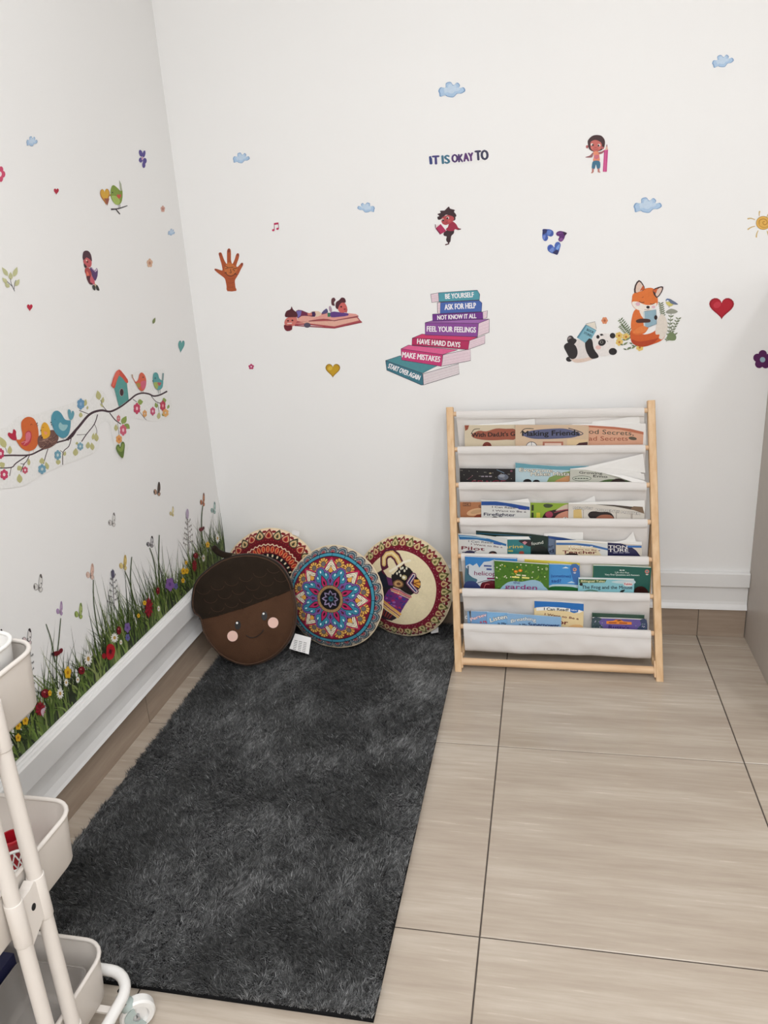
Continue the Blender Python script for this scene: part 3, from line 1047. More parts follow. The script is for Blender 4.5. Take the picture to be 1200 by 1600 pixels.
class Print:
    """flat artwork in photo pixels, laid on a plane of the scene by a mapping (x, y, height) -> point"""
    def __init__(self, mp, T=(0, 0, 1), step=0.00012, base=0.0006):
        self.mp, self.T, self.step, self.lay = mp, T, step, base
        self.parts = {}
        self.cur = None
        self.begin('print')

    def begin(self, name):
        self.cur = MB()
        k = name
        while k in self.parts:
            k += ' '
        self.parts[k] = self.cur
        return self

    def _p(self, x, y):
        ox, oy, s = self.T
        return self.mp(ox + x / s, oy + y / s, self.lay)

    def poly(self, pts, col, smooth=0, keep=False):
        if smooth:
            pts = [(q.x, q.y) for q in catmull([Vector((a, b, 0)) for a, b in pts], smooth)]
        self.cur.poly([self._p(x, y) for x, y in pts], col)
        self.lay += self.step * (0.1 if keep else 1.0)

    def ell(self, cx, cy, rx, ry, col, rot=0.0, n=20, keep=False):
        c, s = math.cos(math.radians(rot)), math.sin(math.radians(rot))
        pts = []
        for k in range(n):
            t = 2 * math.pi * k / n
            a, b = rx * math.cos(t), ry * math.sin(t)
            pts.append((cx + a * c - b * s, cy + a * s + b * c))
        self.poly(pts, col, keep=keep)

    def stroke(self, pts, w, col, smooth=4, taper=None, keep=False):
        if smooth and len(pts) > 2:
            pts = [(q.x, q.y) for q in catmull([Vector((a, b, 0)) for a, b in pts], smooth, closed=False)]
        n = len(pts)
        L, R = [], []
        for i in range(n):
            x1, y1 = pts[max(i - 1, 0)]
            x2, y2 = pts[min(i + 1, n - 1)]
            dx, dy = x2 - x1, y2 - y1
            d = math.hypot(dx, dy) or 1
            f = i / max(1, n - 1)
            ww = (w if taper is None else w + (taper - w) * f) / 2
            L.append((pts[i][0] - dy / d * ww, pts[i][1] + dx / d * ww))
            R.append((pts[i][0] + dy / d * ww, pts[i][1] - dx / d * ww))
        v = [self._p(*q) for q in L] + [self._p(*q) for q in R]
        self.cur.add(v, [(i, i + 1, n + i + 1, n + i) for i in range(n - 1)], col)
        self.lay += self.step * (0.1 if keep else 1.0)

    def leaf(self, x0, y0, x1, y1, w, col, keep=False):
        dx, dy = x1 - x0, y1 - y0
        pts = []
        for s in (1, -1):
            for t in ((0, .2, .4, .6, .8) if s == 1 else (1, .8, .6, .4, .2)):
                ww = w * math.sin(math.pi * t ** 0.8) * s / 2
                d = math.hypot(dx, dy) or 1
                pts.append((x0 + dx * t - dy / d * ww, y0 + dy * t + dx / d * ww))
        self.poly(pts, col, keep=keep)

    def heart(self, cx, cy, w, h, col, rot=0.0, skew=0.0, keep=False):
        pts = []
        for k in range(32):
            t = 2 * math.pi * k / 32
            x = 16 * math.sin(t) ** 3 / 32 * w
            y = -(13 * math.cos(t) - 5 * math.cos(2 * t) - 2 * math.cos(3 * t) - math.cos(4 * t) + 2.5) / 29 * h
            c, s = math.cos(math.radians(rot)), math.sin(math.radians(rot))
            x += y * skew
            pts.append((cx + x * c - y * s, cy + x * s + y * c))
        self.poly(pts, col, keep=keep)

    def flower(self, cx, cy, rx, ry, col, mid=None, n=5, rot=0.0, pr=0.42, mr=0.3):
        for k in range(n):
            t = 2 * math.pi * k / n + math.radians(rot)
            self.ell(cx + rx * 0.6 * math.sin(t), cy - ry * 0.6 * math.cos(t), rx * pr, ry * pr, col, n=12, keep=True)
        self.lay += self.step
        if mid:
            self.ell(cx, cy, rx * mr, ry * mr, mid, n=12)

    def text(self, s, x0, y0, x1, y1, h, col, bold=0.0, arc=0.0, outline=None, ow=0.05):
        """baseline from (x0,y0) to (x1,y1), capital height h; arc lifts the middle"""
        if outline is not None:
            self._text(s, x0, y0, x1, y1, h, outline, bold + ow, arc)
        self._text(s, x0, y0, x1, y1, h, col, bold, arc)

    def _text(self, s, x0, y0, x1, y1, h, col, bold, arc):
        V, F = text_mesh(s)
        if not V:
            return
        xa, xb = min(v[0] for v in V), max(v[0] for v in V)
        dx, dy = x1 - x0, y1 - y0
        d = math.hypot(dx, dy)
        nx, ny = dy / d, -dx / d
        if bold <= 0:
            sh = [(0, 0)]
        elif bold < 0.06:
            sh = [(-bold, 0), (bold, 0), (0, bold * 0.6), (0, -bold * 0.6)]
        else:
            sh = [(bold * math.cos(t), bold * math.sin(t)) for t in np.linspace(0, 2 * math.pi, 8, endpoint=False)]
        em = h / 0.70
        for ex, ey in sh:
            out = []
            for vx, vy in V:
                t = (vx - xa) / (xb - xa)
                q = vy * em + arc * (1 - (2 * t - 1) ** 2) + ey * em
                px = dx * t + dx / d * ex * em
                py = dy * t + dy / d * ex * em
                out.append(self._p(x0 + px + nx * q, y0 + py + ny * q))
            self.cur.add(out, F, col)
            self.lay += self.step * 0.15
        self.lay += self.step

    def lines(self, x0, y0, x1, y1, h, col, words=3):
        """a line of print too small to read"""
        for k in range(words):
            a, b = k / words, (k + 0.75) / words
            self.stroke([(x0 + (x1 - x0) * a, y0 + (y1 - y0) * a - h / 2), (x0 + (x1 - x0) * b, y0 + (y1 - y0) * b - h / 2)], h * 0.8, col, 0, keep=True)
        self.lay += self.step

    def build_into(self, parent, names=None, material='print'):
        r = []
        for k, mb in self.parts.items():
            if mb.v:
                r.append(mb.build(k.strip(), material, parent))
        return r

# ------------------------------------------------------------------ book rack
DW = [(-0.052, 0.753), (-0.0855, 0.649), (-0.119, 0.5445), (-0.152, 0.441), (-0.186, 0.3355), (-0.219, 0.2325), (-0.2525, 0.1285)]
BAR = (-0.286, 0.025)
def rk(z):
    return 0.0315 * (0.775 - z) / 0.775      # the light frame has racked a little to one side
XL0, XR0 = 0.8265, 1.4185
UPD = Vector((0, 0.249, 0.775)).normalized()

shelf = thing('book_rack', 'pale pine sling book rack with white canvas pockets, leaning to the back wall', 'book rack', (1.15, -0.18, 0.0))
for xc, ln in ((XL0, 0.772), (XR0, 0.780)):
    b = Vector((xc + rk(0), -0.2935, 0.0)); t = Vector((xc + rk(ln), -0.2935 + 0.249 / 0.775 * ln, ln))
    az = (t - b).normalized()
    ay = Vector((0, az.z, -az.y)).normalized()
    ax = ay.cross(az)
    mb = MB()
    h = 0.0105
    pr = [(-h + .002, -0.014), (h - .002, -0.014), (h, -0.012), (h, 0.012), (h - .002, 0.014), (-h + .002, 0.014), (-h, 0.012), (-h, -0.012)]
    v = []
    for base, z in ((b, 0.0), (t, None)):
        for a, c_ in pr:
            q = base + ax * a + ay * c_
            if z is not None:
                q = q + az * ((z - q.z) / az.z)
            v.append(q)
    mb.add(v, [tuple(range(8))[::-1], tuple(range(8, 16))] + [(i, (i + 1) % 8, 8 + (i + 1) % 8, 8 + i) for i in range(8)])
    up_ = mb.build('upright', 'wood', shelf)
    # darker end-grain foot block
    sgn = 1 if xc < 1.1 else -1
    mb = MB(); c_ = b + az * 0.032 + ax * (sgn * (h + 0.0022)) - ay * 0.002
    mb.obox(c_, ax, ay, az, 0.0022, 0.011, 0.024); mb.build('foot_block', 'wood_x', up_)
    # rear leg and low brace
    lt = b + az * 0.50 + ay * 0.016; lb = Vector((xc + rk(0) + sgn * 0.012, -0.036, 0.007))
    d = (lt - lb).normalized()
    e2 = Vector((1, 0, 0)).cross(d).normalized()
    mb = MB(); mb.obox((lt + lb) / 2, (1, 0, 0), e2, d, 0.007, 0.010, (lt - lb).length / 2, 0.001); mb.build('rear_leg', 'wood', shelf)
    s0 = b + az * 0.045 + ay * 0.012 + ax * (sgn * 0.012); s1 = Vector((xc + rk(0) + sgn * 0.020, -0.050, 0.09))
    d = (s1 - s0).normalized(); e2 = Vector((1, 0, 0)).cross(d).normalized()
    mb = MB(); mb.obox((s0 + s1) / 2, (1, 0, 0), e2, d, 0.005, 0.008, (s1 - s0).length / 2, 0.001); mb.build('brace', 'wood', shelf)
mb = MB(); mb.tube([(XL0 + rk(0) + 0.012, -0.045, 0.055), (XR0 + rk(0) - 0.012, -0.045, 0.055)], 0.008, 10); mb.build('rear_rail', 'wood_x', shelf, smooth=True)
for y, z in DW:
    mb = MB(); mb.tube([(XL0 + rk(z) + 0.0108, y, z), (XR0 + rk(z) - 0.0108, y, z)], 0.0075, 12); smooth_by_angle(mb.build('dowel', 'wood_x', shelf))
mb = MB(); mb.tube([(XL0 + rk(0.025) + 0.0108, BAR[0], BAR[1]), (XR0 + rk(0.025) - 0.0108, BAR[0], BAR[1])], 0.0115, 14); smooth_by_angle(mb.build('bottom_bar', 'wood_x', shelf))

NX = 60
def cloth_row(prof, r, wr, seed, inset=0.0):
    """sweep a (y, z) profile across the rack, with soft wrinkles"""
    rg = np.random.default_rng(seed)
    ph = rg.uniform(0, 6.28, 6)
    rows = []
    for (y, z, k) in prof:
        xa, xb = XL0 + rk(z) + 0.020 + inset, XR0 + rk(z) - 0.020 - inset
        row = []
        for i in range(NX + 1):
            t = i / NX
            x = xa + (xb - xa) * t
            wv = k * wr * (math.sin(t * 9 + ph[0] + z * 30) + 0.6 * math.sin(t * 23 + ph[1] - z * 55) + 0.35 * math.sin(t * 41 + ph[2] + z * 80))
            row.append((x, y + wv, z + k * wr * 0.5 * math.sin(t * 7 + ph[3])))
        rows.append(row)
    return rows

def interp(prof, n=4):
    P = catmull([Vector((a, b, c)) for a, b, c in prof], n, closed=False)
    return [(q.x, q.y, q.z) for q in P]

for r in range(6):
    (ya, za), (yb, zb) = DW[r], DW[r + 1]
    last = r == 5
    prof = [(ya - 0.0088, za - 0.003, 0), (ya - 0.0045, za - 0.025, 0.5), (0.45 * ya + 0.55 * (yb + 0.037), za - 0.06, 0.8), (yb + 0.041, zb - 0.015, 0.8), (yb + 0.040, zb - 0.05, 0.6)]
    if last:
        prof += [(yb + 0.028, zb - 0.080, 0.6), (yb + 0.008, zb - 0.087, 0.8), (yb - 0.0085, zb - 0.076, 0.8), (yb - 0.0125, zb - 0.045, 0.9), (yb - 0.0105, zb - 0.02, 0.4), (yb - 0.0092, zb, 0)]
    else:
        prof += [(yb + 0.031, zb - 0.070, 0.4), (yb + 0.017, zb - 0.078, 0.3), (yb + 0.005, zb - 0.066, 0.2), (yb + 0.0045, zb - 0.03, 0.2), (yb + 0.0088, zb, 0)]
    mb = MB(); mb.grid(cloth_row(interp(prof, 4), r, 0.0024, 20 + r)); pk = mb.build('canvas_pocket', 'canvas', shelf, smooth=True)
for r, (y, z) in enumerate(DW):
    fl = 0.0125 if r else 0.014
    prof = [(y + 0.0098, z - 0.012, 0), (y + 0.0098, z, 0), (y + 0.0072, z + 0.0066, 0), (y, z + 0.0096, 0), (y - 0.0072, z + 0.0066, 0), (y - 0.0102, z, 0.2), (y - 0.0112, z - 0.006, 0.5), (y - 0.0104, z - fl, 0.7)]
    mb = MB(); rows = cloth_row(interp(prof, 3), r, 0.0013, 40 + r); mb.grid(rows)
    end = [Vector(p) for p in rows[-1]]
    mb.grid([end, [p + Vector((0, 0.0035, 0.0005)) for p in end]])
    sl = mb.build('canvas_sleeve', 'canvas', shelf, smooth=True)
    mb = MB(); st = [Vector(p) + Vector((0, -0.0004, 0)) for p in rows[-3]]; mb.tube(st, 0.0005, 4); mb.build('hem_stitch', 'canvas', sl)

# ------------------------------------------------------------------ books
PAP = (232, 230, 226)
NV = (27, 44, 104)
class Book:
    """row: pocket number; top: top edge of the front cover in photo pixels, left to right; lay: how far back it stands"""
    def __init__(self, name, label, row, top, lay, col, thick=0.004, slope=0.05, drop=0.056, hard=False, spine=None, pages_top=None, back=None):
        y, z = DW[row + 1]
        self.y0, self.z0, self.s = y + 0.0125 + 0.0062 * lay, z, slope
        self.n = Vector((0, -1, slope)).normalized()
        self.P0 = Vector((0, self.y0, z))
        self.t = thick
        pts = [self.at(*q) for q in top]
        zb = z - drop
        def low(p):
            return Vector((p.x + 0.0, self.y0 + slope * (zb - z), zb))
        outl = pts + [low(pts[-1]), low(pts[0])]
        self.root = thing(name, label, 'book', ((pts[0].x + pts[-1].x) / 2, self.y0, zb), 'books in the canvas rack')
        cv = 0.0016 if hard else 0.0005
        bk = -self.n
        mb = MB(); mb.slab(outl, bk * cv, col); self.cover = mb.build('front_cover', 'paper_print', self.root)
        # page block
        if pages_top:
            pp = [self.at(*q) for q in pages_top]
        else:
            pp = [p + Vector((0, 0, -0.0002)) for p in pts]
            pp[-1] = pp[-1] + Vector((-0.0015, 0, 0))
        po = pp + [low(pp[-1]), low(pp[0])]
        mb = MB(); mb.slab([p + bk * (cv + 0.0001) for p in po], bk * (thick - 2 * cv - 0.0002)); mb.build('pages', 'pages', self.root)
        bp = [self.at(*q) for q in (back or top)]
        bo = bp + [low(bp[-1]), low(bp[0])]
        mb = MB(); mb.slab([p + bk * (thick - cv) for p in bo], bk * cv, spine or col); mb.build('back_cover', 'paper_print', self.root)
        # spine along the left edge
        a, b_ = pts[0], low(pts[0])
        sp = [a, a + bk * thick, b_ + bk * thick, b_]
        mb = MB(); mb.slab(sp, Vector((-0.0006, 0, 0)), spine or col); mb.build('spine', 'paper_print', self.root)
        self.pr = Print(self.map, (0, 0, 1), 0.00004, 0.0002)
        self.pr.begin('cover_art')

    def at(self, x, y, h=0.0):
        return hit(x, y, self.P0 + self.n * h, self.n)

    def map(self, x, y, h):
        return self.at(x, y, h)

    def sheet(self, pts, h=0.0, col=None, bend=None):
        """a loose page standing out of the book"""
        mb = MB()
        q = [self.at(x, y, (h if bend is None else bend[i])) for i, (x, y) in enumerate(pts)]
        mb.slab(q, -self.n * 0.0004)
        return mb.build('loose_page', 'pages', self.root)

    def done(self):
        self.pr.build_into(self.cover, material='paper_print')

def leaves(p, pts):
    for a in pts:
        p.leaf(*a)

# --- top pocket
b = Book('picture_book', 'cream picture book with a brown title band, left in the top pocket', 0, [(726, 664.5), (805.5, 663.5)], 1, (206, 192, 166), 0.004)
p = b.pr
p.poly([(726, 664.5), (733, 664.4), (731, 671), (727, 673)], (142, 70, 50))
p.poly([(737, 679), (748, 673), (760, 674), (775, 669.5), (790, 670), (805, 671), (805, 686), (792, 687), (770, 688), (752, 687), (740, 684)], (150, 82, 62), 3)
p.stroke([(736, 678), (741, 671), (750, 670)], 0.9, (20, 16, 16))
p.text("With Dad,It's G", 737, 683, 804.5, 681, 6.6, (16, 12, 14), 0.03)
p.ell(761, 698, 7.2, 7.5, (112, 44, 34)); p.ell(761, 699, 3.5, 3, (176, 100, 78))
b.sheet([(735, 664), (800, 659), (835.5, 654), (836, 664)], -0.0032)
b.done()
b = Book('picture_book', 'tan picture book with a blue title band, middle of the top pocket', 0, [(805.5, 664), (870, 664), (905, 664.3), (920, 666.5)], 0, (204, 178, 150), 0.0045)
p = b.pr
p.poly([(815, 679), (826, 674), (840, 671.5), (860, 670), (880, 669.5), (897, 673), (907, 678), (898, 683), (880, 685), (850, 686), (830, 685)], (84, 88, 120), 3)
p.stroke([(813, 677), (820, 670), (834, 670)], 1.0, (18, 18, 30)); p.stroke([(888, 669), (902, 673), (911, 677.5), (903, 681)], 1.2, (32, 36, 70))
p.text("Making Friends", 816, 681.3, 904.5, 680, 8.0, (10, 10, 16), 0.035)
p.ell(830.5, 697, 8.5, 7, (60, 60, 72)); p.ell(830.5, 697, 7.5, 6, (224, 220, 216)); p.stroke([(830.5, 691), (830.5, 697), (835, 697)], 0.8, (90, 90, 100), 0)
p.poly([(848, 690), (880, 690), (880, 704), (848, 704)], (168, 106, 86)); p.poly([(851, 692.5), (877, 692.5), (877, 704), (851, 704)], (222, 196, 180))
p.poly([(886, 686), (918, 687), (918, 706), (886, 706)], (214, 188, 148)); p.poly([(898, 697), (905, 692), (918, 690.5), (918, 706), (898, 706)], (62, 26, 30))
b.done()
b = Book('picture_book', 'peach picture book with dark green lettering and loose pages, right in the top pocket', 0, [(893, 663.6), (920, 664.6), (960, 667), (985, 670), (1005.5, 675)], 1, (210, 160, 132), 0.004, pages_top=[(893, 662.5), (1009, 662), (1010, 700)])
p = b.pr
p.poly([(920, 664.6), (960, 667), (985, 670), (1005.5, 675), (1005.5, 679), (970, 671.5), (920, 667.5)], (182, 108, 80))
p.text("od Secrets,", 920, 677.5, 990, 680.5, 7.2, (52, 62, 50), 0.0)
p.text("ad Secrets", 920, 688.5, 981, 688.5, 7.0, (148, 70, 44), 0.0)
p.ell(988.5, 685, 6.5, 2.6, (88, 80, 66), 8)
b.sheet([(925, 658.5), (965, 655), (999, 647.6), (1000, 663), (925, 663)], -0.0034)
b.done()
# --- second pocket
b = Book('picture_book', 'black hardback about space in the second pocket, left end', 1, [(718.5, 731.5), (805, 732.5)], 0, (18, 16, 20), 0.011, hard=True, spine=(30, 22, 26))
p = b.pr
p.stroke([(776, 734), (788, 739)], 1.0, (110, 130, 150), 0)
p.ell(786, 745.5, 8.5, 5, (92, 98, 112)); p.ell(784, 743.5, 5, 2.5, (140, 146, 156))
for k in range(26):
    p.ell(720 + (k * 37 % 82), 735 + (k * 23 % 20), 0.5, 0.45, (200, 196, 180), n=6, keep=True)
p.ell(766, 739.5, 2, 1.2, (150, 140, 110)); p.ell(799, 736, 2, 1.4, (120, 70, 90)); p.stroke([(731, 749), (739, 743)], 0.6, (120, 60, 80), 0)
p.lines(752, 745.5, 770, 745.5, 2.2, (150, 140, 150), 3)
p.text("SPACE", 737, 758.5, 790, 758.5, 8.0, (132, 34, 52), 0.0)
b.done()
b = Book('picture_book', 'pale blue picture book with outlined lettering, middle of the second pocket', 1, [(805.5, 723), (830, 726), (870, 728.5), (920, 728)], 1, (178, 200, 206), 0.004)
p = b.pr
p.poly([(805.5, 723), (830, 726), (870, 728.5), (920, 728), (920, 736), (870, 734), (840, 732), (805.5, 731)], (96, 152, 166))
p.poly([(852, 758), (858, 746), (880, 738), (892, 736), (892, 762), (852, 762)], (126, 150, 84)); p.poly([(855, 762), (870, 750), (892, 741), (892, 762)], (190, 140, 96)); p.poly([(875, 762), (892, 750), (892, 764)], (216, 212, 196))
p.text("Everyone", 811.5, 736.5, 863, 738, 5.6, (226, 222, 208), 0.02, outline=(46, 50, 52), ow=0.05)
p.text("Makes Mistak", 829.5, 743.5, 896, 743, 5.8, (226, 222, 208), 0.02, outline=(46, 50, 52), ow=0.05)
p.ell(824, 752.5, 6.5, 4, (24, 20, 22)); p.ell(838, 753, 5.5, 3.5, (24, 20, 22))
b.done()
b = Book('picture_book', 'grey-green paperback with curling pages, right end of the second pocket', 1, [(891, 733), (915, 734), (945, 739.5), (975, 747), (1000, 756)], 0, (188, 188, 176), 0.003, pages_top=[(891, 732.6), (915, 730), (960, 731), (1000, 737), (1006, 745)])
p = b.pr
p.text("Growing", 905, 739.8, 941, 741.3, 3.6, (40, 36, 34), 0.02); p.text("Emo", 927, 745.6, 949, 746.6, 3.8, (40, 36, 34), 0.02)
p.ell(909, 747.5, 15, 4.2, (70, 74, 66)); p.ell(909, 747.5, 14.2, 3.5, (186, 190, 176)); p.lines(898, 748.4, 920, 748.6, 1.8, (80, 84, 76), 5)
p.poly([(925, 758), (945, 750), (965, 749), (985, 753), (985, 764), (925, 764)], (70, 96, 52), 3); p.poly([(950, 756), (962, 748), (975, 750), (980, 760), (950, 762)], (40, 26, 22), 3)
b.sheet([(905, 732), (935, 725), (1004.5, 709), (1008.5, 739), (960, 734), (925, 733)], 0.0, bend=[-0.001, -0.001, -0.004, -0.004, -0.001, 0.0])
b.sheet([(945, 739.5), (1006, 740), (1008, 750), (975, 744)], 0.0005)
b.sheet([(945, 740), (972, 742), (1008.5, 752), (1004, 759.5), (985, 752), (965, 745)], 0, bend=[0.0015, 0.004, 0.014, 0.016, 0.012, 0.006])
b.done()
# --- third pocket
b = Book('picture_book', 'rust brown book peeking out at the left end of the third pocket', 2, [(719, 784.5), (756, 784.5)], 1, (168, 112, 76), 0.004)
p = b.pr
p.poly([(723.5, 785.5), (735.5, 785.5), (735.5, 790.8), (723.5, 790.8)], (60, 40, 34)); p.poly([(724.2, 786.2), (734.8, 786.2), (734.8, 790.2), (724.2, 790.2)], (170, 116, 82)); p.text("DK", 726, 789.8, 733, 789.8, 3.2, (60, 40, 34), 0.02)
p.text("G", 748, 793, 752, 793, 4.2, (80, 46, 30), 0.02)
p.ell(743, 800, 14, 5.5, (206, 164, 124), -12); p.ell(744, 799.5, 9, 3, (186, 150, 112), -12)
p.poly([(735, 812), (745, 804), (758, 803), (758, 814)], (126, 58, 36))
b.done()
b = Book('early_reader_book', 'white early reader with a dark blue band in the third pocket', 2, [(752, 781), (790, 782.5), (828.5, 785.5)], 0, (208, 208, 204), 0.0035)
p = b.pr
p.poly([(752, 783.5), (775, 783.5), (800, 787), (827.5, 792), (827.5, 797), (812, 795), (790, 790.5), (770, 789.5), (752, 789.5)], (26, 72, 140))
p.text("I Can Read!", 769, 793.5, 806, 795, 3.0, (40, 40, 48), 0.02); p.poly([(810, 791), (822, 793), (822, 797), (810, 795.5)], (30, 60, 150))
p.text("I Want to Be a", 770, 799, 822, 801, 2.7, (50, 34, 50), 0.02)
p.text("Firefighter", 756, 805.5, 805, 806.8, 4.6, (24, 24, 60), 0.03)
p.ell(773, 810, 5.5, 3, (26, 20, 20)); p.ell(789, 811, 2, 1.5, (60, 50, 60)); p.ell(820, 811, 3, 2, (190, 140, 90))
b.sheet([(795, 783), (825, 779), (828.5, 786)], -0.002)
b.done()
b = Book('picture_book', 'lime green picture book with a girl on it, third pocket', 2, [(828.5, 785.5), (889, 786.5)], 1, (134, 162, 52), 0.004)
p = b.pr
p.lines(832, 812, 832.3, 788, 4.2, (40, 50, 30), 2); p.lines(838, 810, 846, 810, 10, (196, 186, 60), 1)
p.poly([(855, 787), (864, 789), (860, 793), (852, 793), (849, 789)], (60, 70, 46), 3)
p.poly([(846, 812), (852, 801), (864, 797), (878, 795), (889, 794.5), (889, 814), (846, 814)], (44, 22, 26), 3)
p.poly([(866, 814), (870, 805), (880, 800), (889, 799), (889, 814)], (196, 134, 112), 3); p.poly([(868, 798), (880, 790), (889, 788), (889, 795), (876, 797)], (196, 178, 160), 3)
p.ell(858, 804, 6, 5, (152, 58, 82)); p.stroke([(866, 801), (880, 797), (889, 796)], 1.4, (150, 60, 80)); p.ell(883, 810, 3.5, 2, (236, 232, 226)); p.ell(883.5, 810, 1.5, 1.6, (40, 60, 40))
b.sheet([(892, 786), (912, 783), (929, 774.6), (930.5, 785)], -0.004)
b.done()
b = Book('picture_book', 'pale grey paperback with a dark-haired girl, right end of the third pocket', 2, [(888.5, 787.5), (930, 788), (961, 791.5), (990, 797), (1007, 803)], 0, (206, 200, 190), 0.004, pages_top=[(888.5, 786), (940, 784), (1007, 782), (1007.5, 793)])
p = b.pr
p.poly([(930, 788), (961, 791.5), (990, 797), (1007, 803), (1005, 800), (990, 792), (960, 789)], (70, 60, 52)); p.poly([(985, 795), (1007, 803), (1004, 792), (990, 791)], (120, 98, 78))
p.poly([(896, 797), (908, 794), (910, 814), (896, 814)], (206, 178, 116)); p.stroke([(911.5, 793), (911.5, 814)], 0.8, (150, 140, 130), 0); p.stroke([(963, 799), (963, 814)], 1.4, (160, 150, 142), 0); p.stroke([(987, 802), (987, 814)], 3, (170, 160, 150), 0)
p.text("Making New", 895.5, 795.5, 926, 795.5, 3.8, (232, 228, 220), 0.02, outline=(36, 32, 30), ow=0.06)
p.text("MOMENTS MATTER", 931, 798, 1000, 804.5, 3.6, (232, 228, 220), 0.02, outline=(36, 32, 30), ow=0.06)
p.poly([(919, 806), (922, 800), (930, 799), (938, 800), (948, 800), (956, 803), (958, 812), (930, 813)], (28, 20, 22), 3); p.poly([(930, 813), (936, 806), (946, 804), (956, 806), (958, 814)], (152, 96, 74), 3)
b.done()
# --- fourth pocket
b = Book('early_reader_book', 'white early reader with a red lower title, left end of the fourth pocket', 3, [(716, 834), (750, 836), (792.5, 841.5)], 0, (206, 206, 202), 0.0035)
p = b.pr
p.poly([(716, 835.5), (740, 837.5), (765, 842), (791, 850), (791, 853.5), (770, 847.5), (745, 843), (718, 843)], (38, 104, 156)); p.poly([(718, 837), (735, 838), (760, 841), (760, 841.8), (735, 839.5), (718, 838.4)], (150, 186, 206))
p.text("I Can Read!", 732, 847, 770, 849.5, 3.0, (80, 84, 96), 0.02); p.poly([(771, 846.5), (783, 849), (783, 852), (771, 850)], (50, 90, 160))
p.text("I Want to Be a", 736, 851.3, 785, 856.3, 2.6, (90, 50, 62), 0.02)
p.text("Pilot", 721, 858.5, 757, 860.5, 5.2, (112, 28, 44), 0.035)
p.ell(734, 864, 8, 4, (48, 48, 76)); p.stroke([(722, 863), (744, 861.5)], 1.2, (60, 60, 90), 0); p.ell(770, 865, 6.5, 4, (44, 28, 26)); p.ell(770, 867, 4, 3, (170, 110, 90))
b.done()
b = Book('picture_book', 'teal book with yellow lettering in the fourth pocket', 3, [(792.5, 843), (829, 843)], 1, (44, 118, 122), 0.0035, pages_top=[(775, 838.5), (826, 838.7), (829, 843)])
p = b.pr
p.text("arine", 789, 857, 817.5, 856, 5.2, (212, 182, 74), 0.01); p.lines(794, 862.5, 804, 862.5, 3.2, (160, 160, 84), 1)
p.poly([(810, 845), (820, 843.5), (829, 844.5), (829, 854), (818, 850)], (46, 34, 40), 3); p.poly([(816, 847.5), (820, 845.5), (824, 847.5), (820, 851.5)], (196, 132, 140)); p.ell(815, 864, 4, 3, (150, 70, 56))
b.done()
b = Book('picture_book', 'wide dark green paperback with a white word in the fourth pocket', 3, [(744, 829), (780, 831), (830, 834.5), (857, 838)], 2, (22, 44, 38), 0.0035)
p = b.pr
p.stroke([(744, 833), (790, 836), (830, 839)], 1.0, (40, 100, 130), 0)
p.text("found", 830.5, 852, 849, 849.5, 5.0, (222, 224, 214), 0.0)
p.poly([(828, 864), (838, 852), (850, 854), (857, 862), (857, 870), (828, 870)], (16, 26, 24), 3)
b.done()
b = Book('picture_book', 'slate blue book with navy lettering, partly hidden in the fourth pocket', 3, [(856, 837), (880, 840), (911, 846)], 2, (98, 114, 138), 0.003, pages_top=[(850, 834), (880, 832), (911, 832), (911, 845)])
p = b.pr
p.poly([(857, 838), (880, 841), (900, 845), (892, 846.5), (868, 843), (857, 841)], (30, 66, 128)); p.text("ar", 857, 856, 865, 855, 4.6, (34, 40, 66), 0.02); p.text("d", 858.5, 863.5, 865.5, 863, 5.6, (34, 40, 66), 0.03)
b.done()
b = Book('early_reader_book', 'cream early reader with a dark red title in the fourth pocket', 3, [(869, 846), (910, 846), (949.5, 849)], 0, (214, 200, 168), 0.004, pages_top=[(869, 844.7), (910, 844.5), (949.5, 847)])
p = b.pr
p.poly([(869, 846), (949.5, 849), (949.5, 868), (940, 868), (930, 853), (905, 850), (869, 851)], (206, 208, 206)); p.poly([(869, 848), (900, 848.5), (925, 851), (949.5, 857), (949.5, 860), (925, 854.5), (900, 851.5), (869, 851.5)], (58, 104, 160))
p.text("I Can Read!", 889, 855, 926, 855.5, 2.4, (240, 238, 234), 0.03); p.text("I Want to Be a", 889, 858.8, 938, 861, 2.2, (120, 44, 44), 0.02)
p.text("Teacher", 879, 865, 932, 865.5, 4.8, (106, 26, 32), 0.035)
p.ell(893, 868, 11, 4, (40, 24, 22))
b.done()
b = Book('picture_book', 'midnight blue paperback with white capitals, right end of the fourth pocket', 3, [(949.5, 848), (975, 849.5), (1003, 851.5)], 1, (36, 36, 74), 0.0035, pages_top=[(949.5, 847), (1003, 846.5), (1003, 851)])
p = b.pr
p.poly([(968, 848.7), (1003, 851.5), (1003, 872), (1000, 868), (994, 860), (984, 853)], (206, 198, 184)); p.poly([(976, 852.2), (1002.5, 852.6), (1002.5, 856), (982, 855.5)], (48, 104, 170))
p.text("TION", 950.5, 856.5, 980, 857, 4.6, (232, 230, 226), 0.02); p.text("TURE", 950.5, 862.3, 981.5, 862, 4.8, (232, 230, 226), 0.02)
p.lines(958, 864.5, 986, 864.3, 1.4, (150, 150, 170), 3)
b.sheet([(958, 848), (978, 843), (989, 831), (994.5, 848.5)], -0.003)
b.done()
